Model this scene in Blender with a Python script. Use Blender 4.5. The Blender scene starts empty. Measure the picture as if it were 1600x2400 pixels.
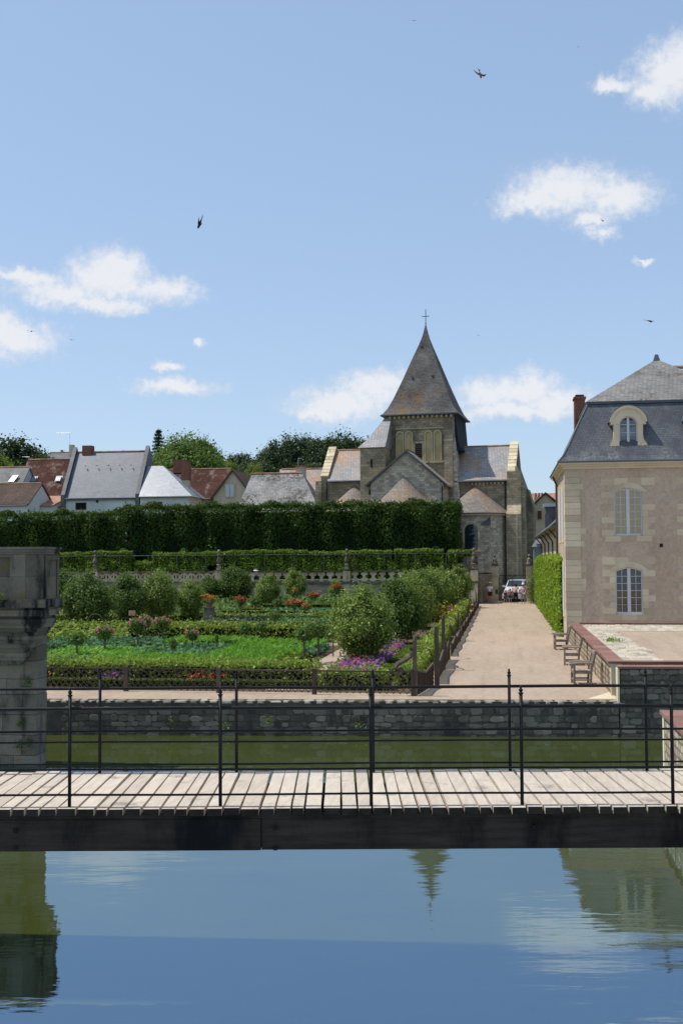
import bpy, math, random
import numpy as np
from mathutils import Vector, Matrix
R = math.radians
scene = bpy.context.scene
COL = scene.collection

# ------------------------------------------------------------------ camera
cam_d = bpy.data.cameras.new('camera'); cam = bpy.data.objects.new('camera', cam_d); COL.objects.link(cam)
cam_d.sensor_fit = 'HORIZONTAL'; cam_d.sensor_width = 36; cam_d.lens = 58.5
cam_d.clip_start = .1; cam_d.clip_end = 6000
cam.location = (0, 0, 4.75)
cam.rotation_mode = 'XYZ'
cam.matrix_world = Matrix.Translation((0, 0, 4.75)) @ Matrix.Rotation(R(8.3), 4, 'Z') @ Matrix.Rotation(R(92.51), 4, 'X') @ Matrix.Rotation(R(-.3), 4, 'Z')
scene.camera = cam
scene.view_settings.view_transform = 'Standard'; scene.view_settings.look = 'None'
scene.view_settings.gamma = 1; scene.view_settings.exposure = 0.0
scene.view_settings.use_curve_mapping = False

# ------------------------------------------------------------------ node helper
class G:
    def __init__(s, nt):
        s.nt = nt; nt.nodes.clear()
    def n(s, t, props=None, **inp):
        nd = s.nt.nodes.new(t)
        for k, v in (props or {}).items(): setattr(nd, k, v)
        for k, v in inp.items():
            key = int(k[1:]) if k[0] == '_' and k[1:].isdigit() else k.replace('__', ' ')
            s.put(nd.inputs[key], v)
        return nd
    def put(s, sock, v):
        if hasattr(v, 'links') or isinstance(v, bpy.types.NodeSocket): s.nt.links.new(v, sock)
        else:
            if sock.type == 'RGBA' and len(v) == 3: v = (*v, 1)
            sock.default_value = v
    def math(s, op, a, b=0., c=0., clamp=False):
        return s.n('ShaderNodeMath', {'operation': op, 'use_clamp': clamp}, _0=a, _1=b, _2=c).outputs[0]
    def vm(s, op, a, b=(0, 0, 0)):
        nd = s.n('ShaderNodeVectorMath', {'operation': op}, _0=a, _1=b)
        return nd.outputs['Value'] if op in ('LENGTH', 'DOT_PRODUCT') else nd.outputs[0]
    def mix(s, f, a, b, blend='MIX'):
        return s.n('ShaderNodeMix', {'data_type': 'RGBA', 'blend_type': blend, 'clamp_factor': True}, _0=f, _6=a, _7=b).outputs[2]
    def noise(s, vec, scale, detail=4, rough=.55, out=0, dist=0.):
        return s.n('ShaderNodeTexNoise', None, Vector=vec, Scale=scale, Detail=detail, Roughness=rough, Distortion=dist).outputs[out]
    def ramp(s, v, a, b, lo=0., hi=1.):
        return s.n('ShaderNodeMapRange', {'interpolation_type': 'SMOOTHSTEP'}, Value=v, _1=a, _2=b, _3=lo, _4=hi).outputs[0]

# ------------------------------------------------------------------ sky with clouds
SUN_EL, SUN_A = R(61), R(-4)                     # sun high on the left, square to the view
sun_dir = Vector((-math.cos(SUN_EL) * math.cos(SUN_A), math.cos(SUN_EL) * math.sin(SUN_A), math.sin(SUN_EL)))
world = bpy.data.worlds.new('World'); scene.world = world; world.use_nodes = True
g = G(world.node_tree)
sky = g.n('ShaderNodeTexSky', {'sky_type': 'NISHITA', 'sun_disc': False, 'sun_elevation': SUN_EL,
          'sun_rotation': math.atan2(sun_dir.x, sun_dir.y), 'altitude': 50., 'air_density': 1.0, 'dust_density': .6, 'ozone_density': 1.3})
tc = g.n('ShaderNodeTexCoord').outputs['Generated']
sp = g.n('ShaderNodeSeparateXYZ', None, Vector=tc).outputs
az = g.math('ARCTAN2', sp[0], sp[1]); el = g.math('ARCSINE', sp[2])
ae = g.n('ShaderNodeCombineXYZ', None, X=g.math('MULTIPLY', az, 57.2958), Y=g.math('MULTIPLY', el, 57.2958)).outputs[0]
wn = g.noise(ae, .55, 6, .62, out=1)
warp = g.vm('SUBTRACT', wn, (.5, .5, .5))
wn2 = g.vm('SUBTRACT', g.noise(ae, 1.9, 5, .62, out=1), (.5, .5, .5))
aew = g.vm('ADD', g.vm('ADD', ae, g.vm('MULTIPLY', warp, (2.2, 1.7, 0))), g.vm('MULTIPLY', wn2, (.7, .6, 0)))
# azimuth, elevation, half width, half height (degrees) of each lobe of the clouds over the village
LOBES = [(-20.3, 14.21, 3.05, 1.47), (-19.77, 14.85, 1.71, 1.13), (-24.28, 14.04, 2.62, 0.69), (-22.41, 13.39, 3.46, 0.86), (-17.4, 13.66, 2.49, 0.96), (-20.72, 12.99, 3.6, 0.69), (-24.88, 10.99, 2.9, 1.39), (-25.49, 11.67, 1.66, 1.13), (-16.85, 8.99, 2.99, 0.67), (-17.17, 10.06, 1.0, 0.4), (3.46, 18.28, 3.88, 1.55), (1.84, 17.88, 2.9, 0.91), (5.89, 17.76, 2.71, 1.33), (4.61, 16.86, 1.66, 0.67), (5.09, 16.16, 1.0, 0.53), (8.64, 23.11, 2.35, 1.93), (9.33, 23.58, 2.21, 1.66), (5.99, 22.93, 1.71, 0.53), (7.75, 22.37, 1.66, 0.93), (-8.27, 8.11, 3.42, 1.21), (-6.38, 8.86, 2.93, 1.36), (-9.38, 7.66, 1.95, 0.54), (-0.56, 8.43, 2.77, 1.21), (1.0, 8.67, 2.77, 1.21), (2.67, 7.97, 2.77, 1.09), (0.51, 7.54, 4.88, 0.72), (-15.43, 11.27, 0.54, 0.25), (7.2, 14.79, 0.54, 0.22)]
dens = None
for (a, e, rx, ry) in LOBES:
    d = g.vm('LENGTH', g.vm('MULTIPLY', g.vm('SUBTRACT', aew, (a, e, 0)), (1 / rx, 1 / ry, 0)))
    v = g.math('SUBTRACT', 1., d)
    dens = v if dens is None else g.math('SMOOTH_MAX', dens, v, .18)
# the same fair-weather clouds go on over the rest of the sky
far_n = g.noise(g.vm('MULTIPLY', ae, (1., 2.1, 1.)), .075, 7, .6)
out_mask = g.math('MAXIMUM', g.ramp(g.math('ABSOLUTE', g.math('ADD', az, R(8.3))), R(19), R(27)), g.ramp(el, R(31), R(38)))
far_d = g.math('MULTIPLY', g.math('SUBTRACT', far_n, .585), 4.)
dens = g.math('MAXIMUM', dens, g.math('SUBTRACT', far_d, g.math('MULTIPLY', g.math('SUBTRACT', 1., out_mask), 4.)))
fine = g.noise(ae, 2.0, 8, .64)
dens2 = g.math('ADD', dens, g.math('MULTIPLY', g.math('SUBTRACT', fine, .5), .95))
cov = g.math('MULTIPLY', g.ramp(dens2, -.13, .8), .93)
shade = g.noise(ae, .6, 5, .6)
ccol = g.mix(g.ramp(g.math('ADD', g.math('MULTIPLY', shade, .7), g.math('MULTIPLY', dens2, .5)), .28, .75), (4.3, 4.75, 5.5), (5.7, 5.8, 6.05))
skyg = g.n('ShaderNodeGamma', None, Color=sky.outputs[0], Gamma=.45).outputs[0]
skyg = g.mix(1., skyg, (1.86, 2.2, 2.64), 'MULTIPLY')
skyc = g.mix(cov, skyg, ccol)
skyc = skyc
bg = g.n('ShaderNodeBackground', None, Color=skyc, Strength=.15)
g.nt.links.new(bg.outputs[0], g.n('ShaderNodeOutputWorld').inputs[0])

sun_d = bpy.data.lights.new('sun', 'SUN'); sun = bpy.data.objects.new('sun', sun_d); COL.objects.link(sun)
sun_d.energy = 4.4; sun_d.angle = R(.5); sun_d.color = (1, .955, .88)
sun.rotation_euler = sun_dir.to_track_quat('Z', 'Y').to_euler(); sun.location = (-40, 20, 80)

# ------------------------------------------------------------------ materials
def newmat(name):
    m = bpy.data.materials.new(name); m.use_nodes = True
    return m, G(m.node_tree)
def finish(g, shader):
    g.nt.links.new(shader, g.n('ShaderNodeOutputMaterial').inputs[0])
def M(name, ca, cb, scale=2., rough=.85, bump=0., bscale=30., spec=.1, metal=0., brick=None, stain=None, lichen=None, rand=0., stretch=None, grain=.25, rmix=None, tone_amt=.38):
    m, g = newmat(name)
    pos = g.n('ShaderNodeNewGeometry').outputs['Position']
    p = g.vm('MULTIPLY', pos, stretch) if stretch else pos
    n1 = g.noise(p, scale, 6, .6)
    f = g.ramp(n1, .3, .7)
    col = g.mix(f, ca, cb)
    hgt = None
    if brick:
        w, h, mort, mcol = brick
        s = g.n('ShaderNodeSeparateXYZ', None, Vector=pos).outputs
        wob = g.math('MULTIPLY', g.math('SUBTRACT', g.noise(pos, 1.3, 2), .5), h * .5)
        bv = g.n('ShaderNodeCombineXYZ', None, X=g.math('ADD', s[0], s[1]), Y=g.math('ADD', s[2], wob)).outputs[0]
        bt = g.n('ShaderNodeTexBrick', {'offset': .5}, Vector=bv, Color1=(0, 0, 0), Color2=(1, 1, 1), Mortar=(.5, .5, .5), Scale=1., Mortar__Size=mort, Mortar__Smooth=.3, Bias=0., Brick__Width=w, Row__Height=h)
        tone = g.n('ShaderNodeMix', {'data_type': 'RGBA'}, _0=.5, _6=bt.outputs[0], _7=(.5, .5, .5)).outputs[2]
        col = g.mix(tone_amt, col, tone, 'OVERLAY')
        col = g.mix(g.math('MULTIPLY', bt.outputs['Fac'], .8), col, mcol)
        hgt = g.math('SUBTRACT', 1., bt.outputs['Fac'])
        tn = g.n('ShaderNodeSeparateColor', None, Color=bt.outputs[0]).outputs[0]
        hgt = g.math('ADD', hgt, g.math('MULTIPLY', tn, .6))
    gr = g.noise(p, scale * 14, 3, .6)
    col = g.mix(grain, col, g.mix(gr, (.22, .22, .22), (.78, .78, .78)), 'OVERLAY')
    if stain:
        sc, ss, lo, hi = stain
        col = g.mix(g.ramp(g.noise(g.vm('MULTIPLY', pos, (1, 1, .35)), ss, 7, .65), lo, hi), col, sc)
    if lichen:
        lc, ls, lo, hi = lichen
        lf = g.math('MULTIPLY', g.ramp(g.noise(pos, ls, 4, .5), lo, hi), g.ramp(g.noise(pos, ls * 9, 4, .7), .42, .58))
        col = g.mix(lf, col, lc)
    if rand:
        rv = g.n('ShaderNodeObjectInfo').outputs['Random']
        col = g.mix(rand, col, g.mix(rv, (.1, .1, .1), (.9, .9, .9)), 'OVERLAY')
    if rmix:
        rv = g.n('ShaderNodeObjectInfo').outputs['Random']
        col = g.mix(g.math('MULTIPLY', g.math('POWER', rv, 2.2), g.ramp(n1, .3, .6, .5, 1.)), col, rmix)
    b = g.n('ShaderNodeBsdfPrincipled', None, Base__Color=col, Roughness=rough, Metallic=metal)
    b.inputs['Specular IOR Level'].default_value = spec
    if bump or hgt is not None:
        hn = g.noise(p, bscale, 5, .6)
        hh = hn if hgt is None else g.math('ADD', g.math('MULTIPLY', hn, .6), hgt)
        bp = g.n('ShaderNodeBump', None, Strength=bump or .4, Distance=.03, Height=hh)
        g.put(b.inputs['Normal'], bp.outputs[0])
    finish(g, b.outputs[0])
    return m
def leafmat(name, dark, light, trans=.3, rough=.5, spec=.2, scale=.6):
    m, g = newmat(name)
    t = g.n('ShaderNodeAttribute', {'attribute_name': 'tint'}).outputs['Fac']
    pos = g.n('ShaderNodeNewGeometry').outputs['Position']
    n1 = g.noise(pos, scale, 3)
    f = g.math('ADD', g.math('MULTIPLY', t, .7), g.math('MULTIPLY', g.ramp(n1, .3, .7), .3))
    col = g.mix(f, dark, light)
    b = g.n('ShaderNodeBsdfPrincipled', None, Base__Color=col, Roughness=rough)
    b.inputs['Specular IOR Level'].default_value = spec
    tr = g.n('ShaderNodeBsdfTranslucent', None, Color=g.mix(.4, col, (.3, .42, .05), 'MIX'))
    mx = g.n('ShaderNodeMixShader', None, _0=trans, _1=b.outputs[0], _2=tr.outputs[0])
    finish(g, mx.outputs[0])
    return m
mt = {}
mt['limestone'] = M('pale_limestone', (.51, .43, .3), (.57, .49, .36), 1.2, .85, .25, 25, rand=.25)
mt['pier_stone'] = M('weathered_pier_stone', (.16, .135, .1), (.235, .2, .148), 1.1, .9, .7, 14, rand=.5, stain=((.03, .029, .028), 1.5, .5, .68), lichen=((.2, .14, .06), 1.2, .55, .7))
mt['pier_mould'] = M('weathered_moulding', (.13, .112, .085), (.2, .172, .13), 1.3, .9, .7, 14, rand=.35, stain=((.02, .02, .02), 1.9, .47, .62))
mt['church'] = M('church_masonry', (.25, .205, .132), (.37, .308, .208), .3, .9, .4, 14, tone_amt=.5, grain=.5, brick=(.46, .24, .012, (.13, .11, .08)), stain=((.12, .1, .075), .5, .48, .72))
mt['church_pale'] = M('church_pale_masonry', (.42, .355, .265), (.51, .435, .33), .5, .9, .45, 14, tone_amt=.6, grain=.45, brick=(.42, .22, .01, (.2, .17, .13)), stain=((.16, .14, .11), .5, .54, .8))
mt['church_trim'] = M('church_dressed_stone', (.42, .36, .23), (.5, .43, .27), .9, .9, .3, 20, stain=((.12, .1, .08), 1., .55, .75))
mt['church_gold'] = M('church_ochre_infill', (.42, .33, .15), (.5, .41, .22), .9, .9, .3, 20, stain=((.2, .16, .09), 1., .5, .75))
mt['coping'] = M('pale_coping_stone', (.56, .46, .28), (.66, .58, .42), 1.1, .9, .35, 16, rand=.3, stain=((.22, .18, .12), 1.2, .55, .75))
mt['stucco'] = M('pinkish_stucco', (.46, .362, .275), (.53, .422, .325), .5, .95, .6, 22, grain=.6, stain=((.34, .27, .2), .45, .5, .72))
mt['white_render'] = M('white_render', (.62, .62, .6), (.72, .71, .68), .4, .95, .2, 20, stain=((.48, .46, .43), .4, .52, .8))
mt['cream_render'] = M('cream_render', (.52, .43, .3), (.6, .5, .36), .4, .95, .2, 20, stain=((.38, .3, .2), .4, .5, .8))
mt['slate_dark'] = M('dark_slate', (.066, .072, .084), (.12, .126, .138), .8, .5, .5, 30, spec=.5, brick=(.16, .088, .008, (.018, .02, .025)), lichen=((.16, .165, .15), .9, .5, .7))
mt['slate_hung'] = M('dark_hung_slate', (.028, .032, .04), (.05, .055, .065), .8, .85, .4, 30, spec=.1, brick=(.2, .12, .008, (.012, .013, .016)))
mt['slate_top'] = M('weathered_slate', (.2, .192, .182), (.29, .272, .25), .8, .7, .5, 30, brick=(.2, .062, .006, (.06, .055, .05)), lichen=((.085, .075, .055), .7, .52, .7))
mt['slate_blue'] = M('blue_grey_slate', (.11, .122, .143), (.155, .168, .19), .5, .36, .4, 25, spec=.5, brick=(.25, .13, .008, (.09, .1, .115)))
mt['slate_silver'] = M('silvery_slate', (.24, .26, .29), (.32, .34, .37), .5, .3, .35, 25, spec=.6, brick=(.25, .13, .008, (.15, .16, .18)))
mt['slate_church'] = M('church_slate', (.27, .26, .255), (.36, .35, .34), .5, .55, .5, 25, spec=.4, brick=(.24, .13, .01, (.07, .065, .06)), lichen=((.42, .2, .07), .33, .42, .62))
mt['slate_apse'] = M('apse_slate', (.2, .175, .15), (.3, .265, .23), .5, .7, .5, 25, brick=(.24, .13, .01, (.08, .07, .06)), lichen=((.27, .15, .075), .5, .44, .68))
mt['slate_spire'] = M('spire_slate', (.085, .08, .076), (.165, .155, .145), .45, .75, .55, 25, brick=(.26, .15, .012, (.035, .032, .03)), lichen=((.22, .13, .05), .38, .5, .7))
mt['slate_moss'] = M('mossy_slate', (.25, .238, .225), (.36, .343, .33), .5, .85, .6, 12, brick=(.3, .17, .012, (.15, .14, .13)), lichen=((.07, .066, .055), .3, .36, .6))
mt['tile_red'] = M('old_red_tile', (.062, .029, .021), (.11, .05, .036), .6, .9, .6, 16, brick=(.22, .16, .012, (.05, .025, .02)), lichen=((.32, .25, .21), 1.1, .5, .7))
mt['tile_brown'] = M('brown_tile', (.085, .06, .047), (.13, .09, .07), .6, .9, .5, 16, brick=(.24, .15, .012, (.05, .035, .03)))
mt['tile_pink'] = M('pink_tile', (.38, .2, .14), (.48, .28, .2), .9, .9, .5, 16, brick=(.24, .14, .012, (.2, .11, .08)))
mt['ridge'] = M('ridge_tile', (.3, .16, .1), (.4, .24, .16), 1.2, .9, .4, 16, rand=.3)
mt['brick'] = M('chimney_brick', (.17, .06, .04), (.25, .095, .06), 1.2, .9, .4, 16, brick=(.22, .075, .01, (.2, .15, .12)))
mt['lead'] = M('lead_flashing', (.06, .075, .1), (.09, .105, .13), 1., .45, .1, 20, spec=.5)
mt['zinc'] = M('zinc', (.42, .45, .5), (.5, .53, .57), 1., .35, .1, 20, metal=.6)
mt['iron'] = M('black_iron', (.006, .006, .007), (.015, .014, .014), 6., .5, .12, 60, spec=.18)
mt['rust'] = M('rusty_iron', (.06, .045, .035), (.1, .07, .05), 6., .7, .2, 40)
mt['deck'] = M('bleached_deck_wood', (.49, .42, .335), (.59, .51, .415), 2.2, .85, .35, 30, rand=.12, stretch=(9, 1.2, 2), grain=.35, stain=((.28, .25, .22), 2.5, .56, .72))
mt['shaded_end'] = M('shaded_end_grain', (.022, .019, .016), (.045, .038, .032), 6., 1., 0., 25, spec=.05)  # end grain darkened further: shade on the plank ends is in this colour
mt['beam'] = M('dark_beam_wood', (.032, .025, .02), (.062, .05, .04), 1.8, .85, .5, 22, stretch=(.6, 3, 7), grain=.4, stain=((.012, .012, .012), 1.6, .46, .66))
mt['fence_wood'] = M('dark_fence_wood', (.07, .054, .041), (.13, .1, .078), 3., .9, .4, 25, stretch=(5, 5, 1), rand=.4)
mt['grey_wood'] = M('silvered_wood', (.26, .22, .18), (.38, .33, .28), 3., .85, .3, 25, stretch=(4, 1, 6), rand=.3)
mt['chair_wood'] = M('chair_wood', (.2, .16, .125), (.31, .25, .2), 3., .75, .3, 25, stretch=(2, 6, 2), rand=.3)
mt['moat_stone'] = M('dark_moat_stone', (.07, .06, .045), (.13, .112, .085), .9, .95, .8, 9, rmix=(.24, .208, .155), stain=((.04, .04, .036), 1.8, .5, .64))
mt['moat_back'] = M('dark_joints', (.06, .052, .04), (.1, .088, .068), 3., 1., .6, 12)
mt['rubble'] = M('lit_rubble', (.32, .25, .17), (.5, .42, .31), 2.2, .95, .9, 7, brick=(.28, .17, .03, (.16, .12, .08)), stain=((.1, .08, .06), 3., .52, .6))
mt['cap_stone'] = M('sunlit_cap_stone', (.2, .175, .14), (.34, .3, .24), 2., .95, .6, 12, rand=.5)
mt['cobble'] = M('pale_cobble', (.4, .345, .265), (.5, .445, .35), 2., .9, .4, 20, rand=.25)
mt['mortar'] = M('sandy_joint', (.4, .32, .23), (.46, .38, .28), 3., 1., .3, 30)
mt['terracotta'] = M('terracotta_coping', (.19, .1, .078), (.26, .148, .118), 1.3, .85, .2, 20, rand=.15)
mt['win_paint'] = M('grey_blue_paint', (.52, .54, .57), (.58, .6, .62), 2., .5, 0)
mt['dark_in'] = M('dark_interior', (.012, .012, .012), (.025, .022, .02), 2., .9, 0)
mt['blind'] = M('cream_blind', (.95, .62, .22), (.97, .66, .26), 1., .95, 0)
mt['curtain'] = M('lace_curtain', (.3, .27, .24), (.45, .42, .38), 5., .95, 0)
mt['soil'] = M('garden_soil', (.07, .05, .033), (.13, .095, .06), 1.5, 1., .5, 14)
mt['grass'] = M('rough_grass', (.05, .08, .02), (.09, .12, .035), .3, 1., .5, 8)
mt['bark'] = M('bark', (.04, .032, .025), (.09, .072, .055), 5., .95, .6, 12, stretch=(3, 3, 1))
mt['bark_grey'] = M('stake_wood', (.12, .1, .08), (.2, .17, .14), 5., .95, .4, 12, stretch=(3, 3, 1))
mt['car'] = M('white_car_paint', (.75, .76, .78), (.78, .79, .8), 1., .2, 0, spec=.6)
mt['rubber'] = M('rubber', (.015, .015, .015), (.025, .025, .025), 5., .85)
mt['glass_dark'] = M('dark_glass', (.02, .03, .04), (.03, .045, .055), 1., .06, 0, spec=.7)
mt['tail'] = M('lamp_glass', (.6, .62, .65), (.7, .72, .75), 1., .15, 0, spec=.6)
mt['orange'] = M('orange_sign_paint', (.5, .2, .06), (.58, .26, .09), 2., .7)
mt['blue_door'] = M('slate_blue_paint', (.2, .24, .3), (.26, .3, .36), 1., .6)
mt['red_shutter'] = M('brown_red_shutter', (.12, .04, .03), (.16, .055, .04), 1., .7)
mt['green_sign'] = M('green_board', (.03, .12, .075), (.04, .15, .09), 1., .6)
mt['bird'] = M('dark_feathers', (.012, .012, .018), (.035, .026, .026), 20., .6)
mt['bird_brown'] = M('brown_feathers', (.11, .06, .045), (.2, .115, .085), 20., .7)
def glassmat():
    m, g = newmat('window_glass')
    fr = g.n('ShaderNodeFresnel', None, IOR=1.5).outputs[0]
    t = g.n('ShaderNodeBsdfTransparent', None, Color=(.86, .88, .9)); gl = g.n('ShaderNodeBsdfGlossy', None, Roughness=.02, Color=(.95, .97, 1))
    finish(g, g.n('ShaderNodeMixShader', None, _0=g.math('ADD', fr, .03), _1=t.outputs[0], _2=gl.outputs[0]).outputs[0])
    return m
mt['glass'] = glassmat()
def gravelmat(name, a, b, c):
    m, g = newmat(name)
    pos = g.n('ShaderNodeNewGeometry').outputs['Position']
    big = g.noise(g.vm('MULTIPLY', pos, (1.2, .45, 1)), .45, 6, .65); fine = g.noise(pos, 38., 3, .7); mid = g.noise(pos, 5., 5, .7)
    col = g.mix(g.ramp(big, .3, .7), a, b)
    col = g.mix(g.ramp(fine, .35, .7), col, c)
    col = g.mix(.75, col, g.mix(mid, (.2, .2, .2), (.8, .8, .8)), 'OVERLAY')
    trk = g.noise(g.vm('MULTIPLY', pos, (2.6, .16, 1)), 1., 5, .7)
    col = g.mix(g.ramp(trk, .45, .75, 0., .45), col, (.3, .22, .155))
    vo = g.n('ShaderNodeTexVoronoi', None, Vector=pos, Scale=32.)
    sp = g.ramp(vo.outputs['Distance'], .1, .5)
    col = g.mix(g.math('MULTIPLY', sp, .28), col, (.22, .17, .13))
    b_ = g.n('ShaderNodeBsdfPrincipled', None, Base__Color=col, Roughness=.95)
    b_.inputs['Specular IOR Level'].default_value = .15
    bp = g.n('ShaderNodeBump', None, Strength=.8, Distance=.03, Height=g.math('ADD', g.math('MULTIPLY', mid, .7), fine))
    g.put(b_.inputs['Normal'], bp.outputs[0]); finish(g, b_.outputs[0])
    return m
mt['gravel'] = gravelmat('fine_gravel', (.37, .275, .19), (.48, .365, .265), (.57, .45, .34))
def watermat():
    m, g = newmat('moat_water')
    pos = g.n('ShaderNodeNewGeometry').outputs['Position']
    v = g.n('ShaderNodeVectorRotate', {'rotation_type': 'Z_AXIS'}, Vector=pos, Angle=R(-8.3)).outputs[0]
    w1 = g.noise(g.vm('MULTIPLY', v, (.3, 1.15, 1)), 1.6, 3, .5)
    w2 = g.noise(g.vm('MULTIPLY', v, (.6, 2.0, 1)), 5.5, 3, .55)
    patch = g.ramp(g.noise(g.vm('MULTIPLY', v, (.06, .22, 1)), .9, 3, .5), .35, .7, .35, 1.)
    h = g.math('MULTIPLY', g.math('ADD', g.math('MULTIPLY', w1, .6), g.math('MULTIPLY', w2, .07)), patch)
    bp = g.n('ShaderNodeBump', None, Strength=.03, Distance=.5, Height=h)
    murk = g.mix(g.ramp(g.noise(v, .35, 4, .6), .3, .7), (.05, .06, .012), (.062, .073, .015))
    vo = g.n('ShaderNodeTexVoronoi', None, Vector=v, Scale=3.3)
    speck = g.math('MULTIPLY', g.math('LESS_THAN', vo.outputs['Distance'], .035), g.math('GREATER_THAN', g.noise(v, .8, 2), .52))
    col = g.mix(speck, murk, (.12, .13, .07))
    b = g.n('ShaderNodeBsdfPrincipled', None, Base__Color=col, Roughness=.012, IOR=5.0, Normal=bp.outputs[0])
    b.inputs['Specular Tint'].default_value = (.6, .8, 1, 1)
    finish(g, b.outputs[0])
    return m
mt['water'] = watermat()
mt['leaf_pear'] = leafmat('pear_leaves', (0.035, 0.075, 0.012), (0.33, 0.43, 0.095))
mt['leaf_back'] = leafmat('fruit_tree_leaves', (0.02, 0.05, 0.012), (0.14, 0.22, 0.045))
mt['leaf_lime'] = leafmat('clipped_lime_leaves', (0.012, 0.034, 0.007), (0.07, 0.13, 0.026), .22, .6, .12)
mt['leaf_vine'] = leafmat('vine_leaves', (0.08, 0.15, 0.018), (0.25, 0.36, 0.05), .35)
mt['leaf_climb'] = leafmat('climber_leaves', (0.11, 0.2, 0.015), (0.32, 0.45, 0.04), .4)
mt['leaf_yellow'] = leafmat('yellow_green_leaves', (0.13, 0.2, 0.025), (0.35, 0.42, 0.08), .35)
mt['leaf_box'] = leafmat('box_leaves', (0.05, 0.1, 0.01), (0.2, 0.28, 0.025), .25, scale=2.)
mt['leaf_leek'] = leafmat('leek_blades', (0.08, 0.24, 0.015), (0.27, 0.55, 0.06), .4)
mt['leaf_cab'] = leafmat('cabbage_leaves', (0.022, 0.085, 0.035), (0.1, 0.22, 0.095), .25)
mt['leaf_rose'] = leafmat('rose_leaves', (0.04, 0.09, 0.018), (0.15, 0.23, 0.06), .3)
mt['leaf_wood'] = leafmat('far_wood_leaves', (.013, .03, .013), (.04, .075, .03), .2, scale=.15)
mt['leaf_round'] = leafmat('light_tree_leaves', (.05, .1, .015), (.16, .25, .05), .35, scale=.25)
mt['leaf_yel_tree'] = leafmat('yellowish_tree_leaves', (.09, .14, .02), (.23, .27, .05), .35, scale=.3)
mt['leaf_con'] = leafmat('conifer_needles', (.012, .028, .016), (.03, .055, .035), .1)
mt['pink'] = leafmat('pink_petals', (.55, .16, .2), (.8, .4, .42), .3)
mt['red'] = leafmat('red_petals', (.5, .03, .02), (.75, .08, .06), .3)
mt['orange_fl'] = leafmat('orange_petals', (.6, .14, .03), (.8, .3, .08), .3)
mt['purple'] = leafmat('purple_petals', (.2, .05, .32), (.42, .16, .5), .3, scale=3)
mt['magenta'] = leafmat('magenta_petals', (.45, .04, .16), (.65, .14, .35), .3, scale=3)
mt['yellow_fl'] = leafmat('yellow_petals', (.6, .38, .02), (.85, .6, .06), .3)
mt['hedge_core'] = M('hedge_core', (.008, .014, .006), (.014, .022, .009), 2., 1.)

# ------------------------------------------------------------------ objects
def tag(o, label=None, cat=None, group=None, kind=None):
    if label: o['label'] = label
    if cat: o['category'] = cat
    if group: o['group'] = group
    if kind: o['kind'] = kind
    return o
def thing(name, label, cat, loc=(0, 0, 0), rz=0., group=None):
    o = bpy.data.objects.new(name, None); COL.objects.link(o)
    o.empty_display_size = .2; o.location = loc; o.rotation_euler = (0, 0, rz)
    return tag(o, label, cat, group)
def top_xf(o):
    ch = []
    while o is not None: ch.append(o); o = o.parent
    m = Matrix.Identity(4)
    for q in reversed(ch): m = m @ (Matrix.Translation(q.location) @ q.rotation_euler.to_matrix().to_4x4() @ Matrix.Diagonal((*q.scale, 1)))
    return m
def inst(name, me, loc=(0, 0, 0), rot=(0, 0, 0), sc=(1, 1, 1), parent=None):
    o = bpy.data.objects.new(name, me); COL.objects.link(o)
    o.location = loc; o.rotation_euler = rot; o.scale = sc if hasattr(sc, '__len__') else (sc,) * 3
    o.parent = parent
    return o
def copy_tree(o, parent=None):
    c = o.copy(); COL.objects.link(c); c.parent = parent
    for ch in [q for q in COL.objects if q.parent == o]: copy_tree(ch, c)
    return c
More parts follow.
